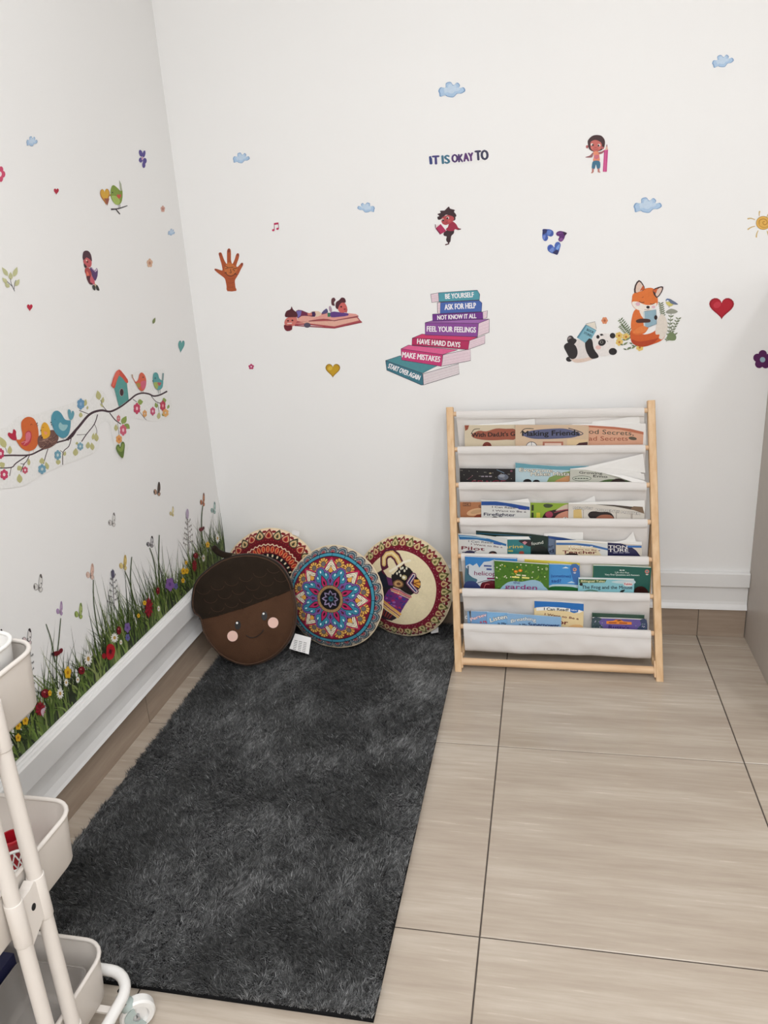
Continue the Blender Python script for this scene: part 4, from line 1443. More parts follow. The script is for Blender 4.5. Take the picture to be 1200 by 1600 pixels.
# --- fifth pocket
b = Book('board_book', 'blue and white board book about helicopters, left end of the fifth pocket', 4, [(726.7, 870), (772, 872), (808, 873.5)], 1.4, (58, 132, 200), 0.007, hard=True, spine=(36, 84, 140), slope=-0.10)
p = b.pr
p.poly([(728, 884), (734, 881), (739, 884), (745, 880), (749, 887), (756, 878), (765, 877), (773, 874), (773, 922), (728, 922)], (206, 214, 220))
p.poly([(727, 890), (730, 888), (732, 896), (738, 902), (746, 906), (740, 913), (727, 915)], (70, 112, 130), 3); p.stroke([(731.5, 884), (731.5, 898)], 2.0, (60, 84, 110), 0)
p.poly([(727, 910), (740, 908), (748, 914), (752, 922), (727, 922)], (52, 66, 116), 3)
p.poly([(752, 922), (752, 912), (758, 909), (773, 908), (773, 922)], (98, 22, 36), 3); p.stroke([(746, 911), (760, 907), (773, 907.5)], 0.9, (30, 24, 34), 4); p.stroke([(756, 920), (759, 913), (765, 913)], 0.8, (220, 120, 120))
p.text("helicopter", 741, 898.5, 790, 900.5, 6.6, (128, 34, 84), 0.01); p.lines(756, 885.5, 788, 887, 3.0, (70, 90, 150), 2); p.lines(760, 891, 771, 891.5, 3.4, (70, 90, 150), 1); p.lines(761, 905.5, 778, 905.5, 3.2, (128, 34, 84), 1)
b.done()
b = Book('board_book', 'leafy green board book with a pink title in the fifth pocket', 4, [(772.6, 876.5), (815, 879.5), (858, 882.5)], 0, (70, 116, 34), 0.008, hard=True, spine=(52, 86, 30), slope=-0.10)
p = b.pr
rg = random.Random(4)
for k in range(70):
    x, y = rg.uniform(775, 855), rg.uniform(881, 922)
    a = rg.uniform(0, 6.28); L = rg.uniform(2.5, 6)
    p.leaf(x, y, x + L * math.cos(a), y + L * math.sin(a) * 0.9, 2.2, rg.choice([(52, 96, 26), (96, 142, 44), (60, 104, 30), (120, 156, 52)]), keep=True)
p.lay += p.step
p.poly([(785, 924), (790, 912), (802, 908), (815, 909), (832, 906), (844, 909), (850, 916), (852, 924)], (150, 186, 206), 3)
for k in range(24):
    x, y = rg.uniform(775, 855), rg.uniform(881, 904)
    p.ell(x, y, 1.1, 0.9, rg.choice([(240, 238, 214), (236, 214, 70), (232, 230, 200)]), n=8, keep=True)
for x, y in ((806, 893), (813, 891.5)):
    p.ell(x, y, 3.2, 2.2, (226, 118, 30)); p.ell(x, y, 1.2, 1.0, (240, 210, 90))
p.ell(854, 889, 2.2, 2.4, (150, 170, 120))
p.lines(807, 899.5, 824, 901, 2.6, (226, 226, 190), 2); p.lines(800, 903, 831, 905, 3.0, (236, 224, 130), 2)
p.text("the", 802, 912, 812.5, 912.5, 4.2, (70, 64, 130), 0.01); p.text("garden", 789, 919.5, 839, 921.5, 7.0, (146, 44, 112), 0.02)
b.done()
b = Book('board_book', 'yellow board book showing only its top edge, fifth pocket', 4, [(820, 874), (870, 877), (906, 880)], 2.7, (222, 204, 84), 0.005, hard=True, slope=-0.10)
b.done()
b = Book('board_book', 'sky blue board book with a green hill, fifth pocket', 4, [(856, 881.5), (880, 882.5), (905.5, 884.5)], 1.4, (72, 148, 212), 0.007, hard=True, spine=(44, 100, 160), slope=-0.10)
p = b.pr
p.poly([(891, 884), (905, 885), (905, 926), (900, 918), (895, 905)], (62, 112, 176), 3); p.poly([(858, 915), (880, 913), (900, 914), (905, 916), (905, 930), (858, 930)], (196, 216, 222), 3); p.poly([(858, 918), (875, 916), (903, 919), (903, 930), (858, 930)], (44, 112, 58), 3); p.poly([(858, 924), (905, 922), (905, 932), (858, 932)], (32, 84, 40))
p.poly([(878, 888), (884, 885.5), (889, 888)], (220, 232, 238)); p.poly([(886, 911), (893, 908), (899, 911)], (190, 216, 232))
p.text("(sometimes)", 861, 902, 892, 902.5, 4.6, (28, 70, 150), 0.01); p.text("sad?", 861.5, 910, 876.5, 910.2, 5.4, (28, 58, 140), 0.015)
p.ell(898, 890, 3.0, 2.9, (226, 150, 110)); p.ell(898, 890, 1.4, 1.4, (80, 130, 160)); p.poly([(895.5, 894.5), (900.5, 894.5), (899, 896), (897, 896)], (230, 230, 230))
b.done()
b = Book('board_book', 'dark green board book with lime back, right end of the fifth pocket', 4, [(927.3, 884), (970, 885), (1018, 887.5)], 1.9, (30, 92, 82), 0.008, hard=True, spine=(120, 150, 40), slope=-0.14)
p = b.pr
p.lines(968, 892, 977, 892.2, 2.0, (220, 230, 224), 2); p.text("Lift-the-flap", 961, 895.5, 983, 896, 2.6, (220, 230, 224)); p.text("Very First Questions and Answers", 945, 899, 999, 900, 2.8, (220, 230, 224), 0.01)
p.ell(1011, 893, 3.4, 3.2, (206, 120, 110)); p.ell(1011, 893, 1.8, 1.7, (90, 150, 150)); p.poly([(1008.5, 897), (1013.5, 897), (1012, 898.6), (1010, 898.6)], (220, 220, 214))
p.poly([(990, 928), (993, 919), (1002, 916), (1010, 920), (1014, 928), (1012, 936), (990, 936)], (56, 26, 22), 3); p.ell(997, 927, 0.8, 0.8, (220, 210, 200), n=8)
b.done()
b = Book('picture_book', 'thick pale blue animal tale book with a red badge, front of the fifth pocket', 4, [(904, 904.5), (950, 905.5), (991.5, 906.8)], 0, (140, 196, 206), 0.010, slope=-0.12)
p = b.pr
p.poly([(904.5, 905), (948, 905.7), (945, 910.5), (905, 911)], (78, 106, 60)); p.text("Bilingual Tales", 908, 909.4, 945, 909.8, 3.2, (232, 226, 180), 0.02)
p.poly([(955, 909), (975, 906.5), (991, 907), (991, 912), (970, 912)], (196, 214, 218), 3)
p.ell(981.5, 912.8, 7.5, 3.4, (226, 226, 224)); p.text("Fables", 975.5, 914.2, 988, 914.2, 3.4, (190, 44, 62), 0.03)
p.text("The Frog and the Mouse", 909, 919.8, 988, 920.5, 5.2, (24, 30, 44), 0.015)
p.ell(908, 913, 2.6, 2.4, (34, 30, 36)); p.leaf(968, 926, 977, 921.5, 4, (30, 40, 40)); p.stroke([(910, 925), (922, 922), (934, 924)], 1.6, (88, 130, 110)); p.poly([(905, 928), (920, 924), (940, 925), (945, 930), (905, 932)], (96, 146, 130), 3)
b.done()
# --- sixth pocket
b = Book('picture_book', 'grey book showing a sliver at the left end of the lowest pocket', 5, [(725, 953.5), (736, 953.5)], 1, (150, 150, 150), 0.003, slope=0.03)
b.pr.text("C", 727, 967, 729.8, 967, 5.0, (232, 232, 232), 0.03); b.done()
b = Book('picture_book', 'sky blue picture book with red and white lettering, lowest pocket', 5, [(730.5, 955), (765, 956)], 1, (122, 164, 206), 0.0035, slope=0.03)
p = b.pr
p.text("Persev", 736, 970.5, 760.5, 962.5, 4.6, (236, 230, 230), 0.02, arc=0.8, outline=(190, 60, 76), ow=0.05); p.text("is My", 750, 973.5, 762, 973, 3.4, (196, 52, 60), 0.04)
b.done()
b = Book('picture_book', 'light blue picture book with bulging white letters, lowest pocket', 5, [(761, 956.5), (796, 958)], 0.6, (128, 178, 220), 0.003, slope=0.03)
p = b.pr
p.text("Listen", 766.5, 972.5, 792.5, 966.5, 6.6, (238, 238, 232), 0.03, arc=1.0, outline=(70, 92, 110), ow=0.05); p.text("is My", 778, 975.8, 791, 976, 3.4, (34, 44, 70), 0.03)
b.done()
b = Book('picture_book', 'blue picture book with a curved white title over navy words, lowest pocket', 5, [(792.8, 958.5), (835, 961.5), (877, 964.5)], 0, (136, 176, 212), 0.003, slope=0.02)
p = b.pr
p.text("Breathing", 798.5, 973.5, 837.5, 971.5, 5.4, (232, 234, 230), 0.02, arc=3.0, outline=(74, 98, 124), ow=0.05)
p.text("is My", 811, 977.5, 823, 978, 3.4, (30, 44, 84), 0.03); p.text("Superpower", 825.5, 978, 874, 980, 5.4, (20, 44, 100), 0.04)
b.done()
b = Book('early_reader_book', 'sand-coloured early reader with a bright blue band, standing tall in the lowest pocket', 5, [(835, 939), (870, 940.5), (912, 943.5)], 1.5, (228, 206, 158), 0.006, slope=0.04)
p = b.pr
p.poly([(835, 939), (870, 940.5), (912, 943.5), (912, 955), (905, 953.5), (880, 949.5), (855, 948), (838, 949), (835, 950.5)], (34, 108, 182))
p.poly([(838, 949.5), (855, 948), (880, 949.5), (905, 953), (911, 955), (905, 958), (880, 954.5), (855, 953.5), (838, 954.5)], (236, 236, 232))
p.text("I Can Read!", 850, 953.3, 888, 955, 4.2, (30, 26, 34), 0.04); p.poly([(891, 950.5), (904, 952), (903, 956.5), (897, 958), (891, 956)], (40, 110, 186)); p.text("NEW", 892.5, 954.4, 901.5, 955.3, 2.0, (240, 240, 240), 0.02)
p.text("I Want to Be a", 851, 961, 904, 968.5, 3.2, (110, 40, 40), 0.03); p.text("Doctor", 840, 972, 887, 976, 6.4, (106, 26, 32), 0.04)
p.poly([(878, 990), (890, 978), (905, 976), (911, 980), (911, 992)], (226, 184, 130), 3)
b.done()
b = Book('picture_book', 'thin dark green book behind the purple one, right end of the lowest pocket', 5, [(925.5, 957.5), (1007, 961)], 1.7, (48, 76, 62), 0.003, slope=0.05)
b.done()
b = Book('board_book', 'purple board book with an orange banner, right end of the lowest pocket', 5, [(926, 966), (965, 967), (1010.5, 969)], 0.2, (100, 84, 148), 0.010, hard=True, spine=(40, 52, 58), slope=0.02)
p = b.pr
p.poly([(926, 966), (940, 966.3), (936, 972), (940, 978), (944, 986), (926, 990)], (58, 76, 84), 3); p.poly([(1010.5, 969), (1000, 968.6), (1002, 976), (996, 982), (1000, 992), (1010, 992)], (56, 68, 98), 3)
for k in range(30):
    x = rg.choice([rg.uniform(927, 944), rg.uniform(993, 1009)]); y = rg.uniform(970, 986)
    p.ell(x, y, 0.8, 0.7, rg.choice([(150, 170, 150), (190, 180, 200), (90, 130, 120)]), n=6, keep=True)
p.poly([(947.5, 970.5), (958, 970), (962, 968.2), (970, 968.2), (974, 971), (987, 972), (987, 976), (947.5, 974.8)], (226, 134, 52)); p.poly([(963, 969.5), (968, 968.7), (972, 970), (966, 970.6)], (40, 26, 24)); p.lines(951, 974, 984, 975, 2.2, (150, 70, 30), 2)
p.text("Rusty's", 951, 982.5, 983, 984, 6.0, (48, 36, 96), 0.005)
b.done()
# ------------------------------------------------------------------ wall stickers
def wmap(wall):
    f = backwall if wall == 'B' else leftwall
    return lambda x, y, h: f(x, y, h)

class Sticker:
    def __init__(self, name, label, wall, T=(0, 0, 1), cat='wall sticker', group=None):
        self.name, self.label, self.cat, self.group = name, label, cat, group
        self.p = Print(wmap(wall), T, 0.000012, 0.0007)
        self.wall = wall

    def done(self):
        parts = {k: m for k, m in self.p.parts.items() if m.v}
        allv = [v for m in parts.values() for v in m.v]
        c = Vector([sum(v[i] for v in allv) / len(allv) for i in range(3)])
        if self.wall == 'B':
            c.y = 0
        else:
            c.x = 0
        if len(parts) == 1:
            o = list(parts.values())[0].build(self.name, 'print', org=c)
            tag(o, self.label, self.cat, self.group)
        else:
            o = thing(self.name, self.label, self.cat, c, self.group)
            for k, m in parts.items():
                m.build(k.strip(), 'print', o)
        return o

WHT = (240, 239, 238)
def S(*a, **k):
    s = Sticker(*a, **k)
    return s, s.p

# --- clouds
def cloud(label, wall, cx, cy, w, h, rot=0, flip=1):
    s, p = S('cloud_sticker', label, wall, group='blue cloud stickers')
    base = [(-0.50, 0.05), (-0.42, -0.16), (-0.24, -0.14), (-0.22, -0.42), (-0.05, -0.50), (0.06, -0.30), (0.20, -0.46), (0.30, -0.30), (0.27, -0.12), (0.44, -0.16), (0.50, 0.06), (0.36, 0.22), (0.20, 0.24), (0.05, 0.46), (-0.16, 0.42), (-0.26, 0.34), (-0.44, 0.42), (-0.47, 0.22)]
    c, si = math.cos(math.radians(rot)), math.sin(math.radians(rot))
    def tr(k, dx=0, dy=0):
        return [(cx + (a * flip * w * k + dx) * c - (b * h * k + dy) * si, cy + (a * flip * w * k + dx) * si + (b * h * k + dy) * c) for a, b in base]
    p.poly(tr(1.0), (124, 158, 198), 4)
    p.poly(tr(0.90), (172, 198, 224), 4)
    p.poly(tr(0.60, 0, -h * 0.06), (194, 212, 230), 4)
    s.done()
cloud('blue cloud sticker above the printed words', 'B', 706, 140.5, 42, 25)
cloud('highest blue cloud sticker, near the top right corner', 'B', 1129.5, 95.5, 34, 20, -8)
cloud('largest blue cloud sticker, right of the boy with the pencil', 'B', 1012, 321, 44, 25)
cloud('blue cloud sticker high on the left part of the back wall', 'B', 377, 247, 26, 17)
cloud('blue cloud sticker between the music note and the printed words', 'B', 572, 324.5, 27, 16, 0, -1)
cloud('blue cloud sticker high on the left wall', 'L', 50, 221, 17, 16)
cloud('tiny blue cloud sticker near the room corner', 'L', 268, 363, 10, 11, 10)

# --- words
s, p = S('lettering_sticker', 'coloured lettering sticker reading IT IS OKAY TO on the back wall', 'B', (640, 100, 3.75))
for w, x0, y0, x1, y1, h, col in (('I', 121, 587, 131, 586, 46, (48, 60, 120)), ('T', 136, 588, 174, 586, 50, (64, 58, 118)), ('IS', 192, 584, 235, 581, 48, (62, 112, 136)), ('OK', 249, 576, 314, 573, 46, (76, 48, 104)), ('AY', 318, 571, 374, 566, 48, (92, 52, 112)), ('TO', 388, 564, 461, 559, 56, (60, 58, 84))):
    p.begin('letters')
    p.text(w, x0, y0, x1, y1, h, col, 0.055, outline=WHT, ow=0.05)
s.done()

# --- hearts, flowers, small marks
def heart_s(label, wall, cx, cy, w, h, cols, rot=0, skew=0, group='heart stickers'):
    s, p = S('heart_sticker', label, wall, group=group)
    p.heart(cx, cy, w * 1.10, h * 1.10, WHT, rot, skew)
    p.heart(cx, cy, w, h, cols[0], rot, skew)
    if len(cols) > 1:
        p.heart(cx, cy - h * 0.02, w * 0.86, h * 0.84, cols[1], rot, skew)
    if len(cols) > 2:
        p.ell(cx - w * 0.18, cy - h * 0.18, w * 0.16, h * 0.14, cols[2], -30)
    s.done()
heart_s('glossy red heart sticker at the right end of the back wall', 'B', 1127.5, 482.5, 39, 34, [(150, 14, 34), (178, 24, 44), (196, 52, 68)])
heart_s('mustard gold heart sticker on the back wall', 'B', 520, 579.5, 23, 22, [(150, 112, 30), (196, 154, 34), (216, 180, 66)])
heart_s('teal heart sticker low near the room corner', 'L', 283, 542, 10, 20, [(70, 136, 136), (92, 160, 156)], 0, -0.10)
heart_s('small red heart sticker beside the green bird', 'L', 88, 299.5, 8, 10, [(176, 26, 54)])
heart_s('small red heart sticker above the bird branch', 'L', 46.5, 481, 9, 11, [(184, 30, 60)])
s, p = S('hearts_sticker', 'trio of watercolour hearts, two blue and one purple', 'B', (840, 350, 24))
p.begin('blue_heart'); H1 = [(195, 195), (350, 192), (480, 205), (570, 260), (600, 340), (575, 430), (500, 470), (420, 450), (375, 445), (395, 510), (370, 590), (300, 640), (225, 610), (180, 520), (175, 400), (185, 290)]
p.poly(H1, (66, 92, 168), 4); p.poly([(205, 200), (345, 200), (340, 300), (290, 350), (200, 390), (185, 300)], (46, 48, 98), 3); p.poly([(350, 300), (420, 230), (520, 260), (480, 380), (380, 420)], (98, 128, 196), 3); p.poly([(190, 450), (300, 420), (260, 590), (210, 580)], (112, 134, 206), 3)
p.begin('purple_heart'); p.poly([(1100, 340), (1040, 430), (1000, 540), (940, 630), (870, 665), (800, 635), (775, 570), (810, 490), (790, 455), (730, 440), (690, 370), (730, 300), (830, 262), (960, 280)], (92, 40, 110), 4); p.poly([(1090, 345), (960, 300), (990, 400), (1030, 430)], (44, 18, 50), 3); p.poly([(800, 600), (880, 520), (960, 560), (900, 640)], (134, 80, 144), 3); p.poly([(760, 330), (900, 320), (900, 350), (770, 370)], (116, 66, 132), 3)
p.begin('blue_heart'); p.poly([(735, 1155), (650, 1130), (500, 1080), (400, 1010), (365, 920), (390, 820), (480, 768), (560, 800), (625, 880), (640, 780), (690, 695), (760, 668), (830, 700), (865, 790), (830, 930), (790, 1060)], (72, 100, 176), 4); p.poly([(735, 1150), (575, 1085), (650, 1000), (700, 960), (790, 1010)], (44, 46, 92), 3); p.poly([(440, 1000), (560, 880), (620, 920), (560, 1060)], (112, 138, 204), 3); p.poly([(690, 920), (760, 800), (830, 760), (810, 900), (740, 970)], (124, 160, 220), 3); p.poly([(400, 920), (470, 800), (530, 830), (440, 960)], (58, 84, 172), 3)
s.done()
s, p = S('flower_sticker', 'dark purple flower sticker cut off at the right edge', 'B')
for k in range(5):
    t = math.radians(72 * k + 2)
    p.ell(1191.5 + 8.5 * math.sin(t), 562 - 8.5 * math.cos(t), 6.6, 6.6, (84, 26, 82), n=16, keep=True)
p.lay += p.step
p.ell(1191.5, 562, 4.2, 4.2, (150, 176, 186))
s.done()
s, p = S('flower_sticker', 'small pink star flower sticker on the back wall', 'B')
p.flower(392.5, 573, 4.4, 4.4, (184, 60, 104), (236, 214, 220), 5, 0, 0.42, 0.28); s.done()
s, p = S('flower_sticker', 'violet flower sticker high on the left wall', 'L', (0, 160, 4))
for x, y, rx, ry, r_ in ((880, 318, 11, 22, -15), (900, 322, 9, 22, 10), (880, 360, 12, 16, 0), (905, 365, 12, 18, 0), (899, 390, 10, 20, 0)):
    p.ell(x, y, rx, ry, (82, 68, 140), r_, keep=True)
p.lay += p.step
p.ell(890, 350, 6, 10, (206, 160, 186)); s.done()
s, p = S('flower_sticker', 'pink flower sticker cut off at the left edge', 'L')
p.flower(0, 272, 8, 12, (206, 74, 108), (236, 226, 226), 5, 20, 0.45, 0.35); s.done()
for lab, x, y, r, c1_, c2_ in (('tiny peach rose sticker near the room corner, upper one', 254.5, 326.5, 3.2, (208, 162, 146), (176, 116, 104)), ('small peach rose sticker near the room corner, lower one', 234, 411, 4.4, (216, 178, 150), (184, 128, 104))):
    s, p = S('rose_sticker', lab, 'L'); p.flower(x, y, r, r * 1.5, c1_, c2_, 5, 0, 0.5, 0.4); s.done()
s, p = S('leaf_sticker', 'tiny green leaf sticker on the left wall above the birdhouse', 'L'); p.leaf(239, 506, 242.5, 496, 4.5, (128, 140, 84)); p.stroke([(239, 506), (242, 498)], 0.5, (90, 100, 60), 0); s.done()
s, p = S('leaf_spray_sticker', 'sprig of pale green leaves on the left wall', 'L', (0, 160, 4))
for a in ((50, 1085, 12, 1030, 26), (85, 1090, 108, 1028, 30), (68, 1110, 65, 1060, 28), (45, 1130, 14, 1095, 24), (60, 1155, 30, 1130, 26), (95, 1148, 122, 1105, 28)):
    p.leaf(*a, (196, 196, 150))
for a in ([(92, 1180), (70, 1130), (66, 1100)], [(78, 1150), (45, 1118)], [(88, 1170), (92, 1130), (100, 1110)]):
    p.stroke(a, 3.0, (96, 94, 96), 3)
s.done()
s, p = S('music_note_sticker', 'pink music note sticker on the back wall', 'B', (320, 200, 3.81))
p.ell(408, 608, 8, 6.5, (196, 52, 96), -20); p.ell(433, 600, 8, 6.5, (196, 52, 96), -20)
p.stroke([(414, 606), (413, 566)], 3.2, (150, 50, 84), 0); p.stroke([(440, 598), (437, 564)], 3.2, (150, 50, 84), 0); p.poly([(411, 566), (437, 562), (438, 573), (412, 577)], (190, 50, 92)); s.done()
s, p = S('sun_sticker', 'yellow spiral sun sticker cut off at the right edge', 'B', (1160, 320, 26.67))
for a in ([(210, 585), (360, 565), (530, 620)], [(215, 1035), (360, 940), (530, 890)], [(580, 1360), (600, 1200), (660, 1070)], [(720, 260), (700, 370), (705, 470)], [(1100, 1290), (1060, 1180), (1030, 1080)], [(1120, 330), (1060, 430), (1020, 520)]):
    p.stroke(a, 62, (206, 178, 120), 4, 30)
p.ell(870, 755, 305, 285, (150, 116, 70), n=36); p.ell(870, 755, 288, 268, (222, 174, 84), n=36)
p.stroke([(700, 800), (720, 650), (880, 590), (1010, 660), (1020, 780), (920, 830), (850, 760), (880, 700), (940, 710)], 34, (180, 128, 48), 5)
p.stroke([(690, 650), (700, 830), (820, 930), (980, 940), (1060, 900)], 26, (190, 138, 56), 5); s.done()

# --- hand
s, p = S('hand_sticker', 'brown open hand sticker with a winking face drawn on its palm', 'B', (330, 383, 20.78))
HO = [(525, 1495), (500, 1350), (470, 1180), (435, 1080), (340, 1000), (220, 910), (120, 820), (105, 785), (130, 762), (220, 785), (310, 815), (365, 815), (355, 720), (330, 600), (290, 470), (250, 320), (245, 260), (290, 235), (335, 255), (370, 350), (420, 480), (490, 600), (515, 590), (512, 450), (512, 250), (525, 150), (575, 105), (630, 150), (642, 300), (642, 480), (680, 605), (720, 560), (770, 440), (805, 320), (845, 265), (895, 275), (910, 340), (880, 470), (830, 600), (815, 690), (860, 705), (920, 640), (990, 575), (1035, 585), (1030, 660), (960, 790), (900, 920), (830, 1040), (775, 1130), (770, 1220), (790, 1380), (815, 1485)]
p.poly([(x + (x - 600) * 0.05, y + (y - 800) * 0.03) for x, y in HO], WHT); p.poly(HO, (172, 84, 46), 2)
p.poly([(490, 620), (580, 560), (700, 620), (790, 700), (850, 780), (780, 900), (640, 980), (500, 930), (430, 830), (440, 720)], (196, 112, 60), 3)
for cx, cy, rx, ry in ((575, 180, 40, 60), (285, 300, 30, 50), (865, 315, 32, 45), (990, 620, 35, 45), (160, 800, 40, 22)):
    p.ell(cx, cy, rx, ry, (136, 62, 44))
for a in ([(440, 670), (545, 735), (450, 770)], [(545, 735), (640, 725), (720, 715)], [(830, 755), (700, 775), (770, 840)], [(630, 775), (630, 840), (655, 880), (630, 905), (590, 885)], [(480, 870), (500, 950), (580, 1000), (680, 1000), (770, 940), (790, 910)], [(430, 910), (480, 890)], [(760, 920), (840, 965)]):
    p.stroke(a, 18, (52, 26, 22), 3)
for y in (1090, 1220, 1360):
    p.stroke([(540, y), (640, y + 12), (730, y - 8)], 10, (128, 56, 36), 3)
s.done()

# --- children
SK1, SK2 = (196, 92, 86), (172, 66, 66)
s, p = S('child_sticker', 'sticker of a child with a pink pencil, arms out and blue trousers', 'B', (905, 205, 21.818))
p.begin('child')
p.poly([(290, 400), (300, 310), (390, 200), (500, 140), (640, 130), (760, 160), (850, 260), (880, 360), (870, 480), (840, 580), (740, 660), (600, 690), (470, 690), (360, 630), (320, 560)], (66, 40, 42), 4)
p.poly([(380, 470), (400, 360), (520, 300), (640, 320), (750, 400), (770, 520), (730, 620), (620, 680), (500, 680), (410, 610)], (196, 104, 96), 4)
p.ell(270, 530, 42, 55, (176, 96, 98)); p.ell(800, 570, 48, 45, (176, 96, 98))
p.ell(435, 455, 42, 42, (236, 226, 220)); p.ell(675, 480, 50, 48, (236, 226, 220)); p.ell(465, 472, 32, 34, (48, 24, 26)); p.ell(660, 490, 32, 34, (40, 22, 26))
p.stroke([(510, 545), (560, 560), (600, 545)], 14, (150, 52, 56)); p.stroke([(480, 600), (560, 630), (640, 600)], 10, (150, 60, 60)); p.ell(430, 570, 40, 30, (214, 120, 110)); p.ell(690, 580, 40, 30, (214, 120, 110))
p.poly([(480, 700), (660, 700), (690, 850), (690, 1030), (480, 1030), (500, 860)], (226, 142, 110), 3)
p.poly([(520, 820), (660, 810), (670, 900), (580, 960), (510, 900)], (206, 112, 126), 3)
p.poly([(480, 730), (450, 880), (330, 900), (210, 895), (240, 870), (360, 830), (430, 760)], (150, 98, 100), 3); p.poly([(660, 720), (770, 690), (860, 640), (860, 690), (780, 760), (690, 780)], (158, 96, 100), 3)
p.poly([(480, 1020), (690, 1020), (720, 1200), (680, 1290), (610, 1280), (570, 1130), (530, 1280), (440, 1280), (430, 1190)], (62, 110, 138), 3)
for x in (465, 660):
    p.poly([(x - 30, 1275), (x + 35, 1275), (x + 30, 1390), (x - 30, 1400)], (190, 120, 112)); 
p.ell(445, 1405, 45, 22, (190, 124, 112), -30); p.ell(680, 1385, 45, 22, (190, 124, 112), 20)
p.begin('pencil'); p.poly([(850, 640), (985, 630), (940, 1385), (805, 1380)], (196, 72, 132)); p.poly([(895, 636), (930, 634), (890, 1385), (850, 1382)], (214, 96, 150)); p.poly([(880, 640), (945, 430), (985, 632)], (222, 182, 160)); p.poly([(915, 520), (945, 430), (965, 520)], (150, 90, 104))
s.done()
s, p = S('child_sticker', 'sticker of a child in a dark red top walking while reading', 'B', (670, 318, 20))
p.begin('child')
p.poly([(520, 1310), (510, 1270), (600, 1250), (590, 1200), (640, 1200), (640, 1270)], (80, 40, 46)); p.poly([(560, 840), (770, 830), (780, 930), (700, 1020), (670, 1200), (580, 1210), (540, 1130), (560, 1030), (480, 1010), (460, 930)], (56, 36, 42), 3)
p.poly([(640, 590), (740, 560), (850, 640), (920, 760), (1000, 790), (920, 830), (820, 800), (780, 850), (640, 860), (530, 810), (600, 730)], (156, 40, 66), 3)
p.poly([(900, 790), (1010, 785), (1000, 815), (910, 830)], (100, 54, 58))
p.poly([(390, 490), (480, 400), (640, 350), (800, 380), (800, 480), (740, 570), (620, 640), (520, 670), (420, 620)], (178, 72, 76), 3)
HR = [(280, 490), (270, 420), (330, 390), (270, 330), (370, 290), (350, 230), (460, 220), (500, 210), (560, 150), (630, 95), (670, 160), (810, 200), (790, 260), (850, 340), (860, 400), (830, 420), (830, 500), (770, 540), (790, 460), (740, 400), (640, 370), (540, 350), (480, 400), (420, 440), (380, 490), (320, 510)]
p.poly(HR, (58, 34, 40), 3)
p.ell(435, 510, 40, 40, (232, 214, 206)); p.ell(590, 450, 45, 40, (232, 214, 206)); p.ell(445, 525, 30, 32, (40, 20, 24)); p.ell(580, 460, 30, 32, (40, 20, 24)); p.stroke([(530, 600), (570, 590), (575, 560)], 14, (90, 26, 34)); p.ell(640, 540, 45, 30, (198, 84, 84))
p.begin('book'); p.poly([(205, 780), (370, 640), (545, 860), (350, 970)], (176, 44, 88)); p.poly([(205, 780), (230, 760), (380, 945), (350, 970)], (120, 28, 62)); p.poly([(190, 650), (215, 650), (225, 760), (195, 760)], (120, 90, 100)); p.poly([(225, 760), (225, 670), (370, 640)], (232, 222, 220))
s.done()
s, p = S('child_sticker', 'sticker of a seated child holding an open purple book, left wall', 'L', (120, 385, 21.333))
p.begin('child')
p.poly([(240, 500), (300, 480), (340, 680), (290, 720), (240, 650)], (60, 30, 36), 3)
p.poly([(290, 720), (400, 710), (480, 860), (500, 1000), (540, 1260), (430, 1250), (340, 1100), (310, 940), (270, 840)], (172, 62, 62), 3); p.poly([(330, 1000), (440, 990), (470, 1150), (540, 1270), (430, 1260), (350, 1120)], (84, 26, 40), 3)
p.poly([(450, 1020), (550, 1020), (600, 1200), (580, 1280), (520, 1230), (450, 1180)], (206, 96, 110), 3)
p.poly([(330, 820), (400, 900), (400, 980), (330, 960)], (226, 112, 90), 3)
p.poly([(220, 460), (300, 370), (420, 400), (490, 480), (490, 620), (450, 690), (360, 690), (280, 600), (230, 550)], (196, 88, 92), 3)
p.poly([(195, 330), (220, 190), (300, 140), (400, 165), (470, 270), (500, 410), (500, 500), (430, 430), (330, 370), (270, 420), (230, 470), (200, 400)], (72, 38, 50), 3)
p.ell(325, 465, 22, 26, (236, 214, 196)); p.ell(355, 515, 28, 36, (96, 30, 24)); p.stroke([(380, 640), (430, 650)], 14, (120, 30, 44), 0)
p.poly([(530, 1290), (620, 1310), (620, 1450), (570, 1460), (520, 1380)], (66, 66, 58), 3); p.poly([(640, 1290), (700, 1310), (755, 1450), (720, 1475), (650, 1430)], (54, 54, 48), 3); p.poly([(595, 1240), (650, 1260), (640, 1330), (600, 1330)], (214, 190, 150))
p.begin('book'); p.poly([(430, 740), (500, 700), (600, 800), (650, 720), (700, 790), (690, 980), (620, 1150), (560, 1080), (510, 980), (490, 880)], (86, 52, 104), 2); p.poly([(480, 720), (530, 720), (610, 830), (650, 730), (690, 790), (620, 860)], (202, 180, 202))
s.done()
s, p = S('children_sticker', 'sticker of two children lying on a giant open pink book', 'B', (430, 440, 8))
p.begin('book')
p.poly([(220, 545), (400, 540), (740, 580), (1085, 505), (1060, 480), (1030, 440), (900, 400), (600, 395), (300, 450)], (172, 78, 84)); p.poly([(240, 525), (400, 520), (740, 560), (1050, 485), (1020, 450), (740, 490), (400, 500)], (224, 172, 154))
p.poly([(400, 500), (480, 450), (640, 400), (780, 420), (920, 395), (1040, 425), (730, 485), (600, 470)], (222, 156, 146), 2); p.poly([(270, 490), (320, 430), (400, 430), (520, 435), (400, 500)], (226, 166, 152), 2)
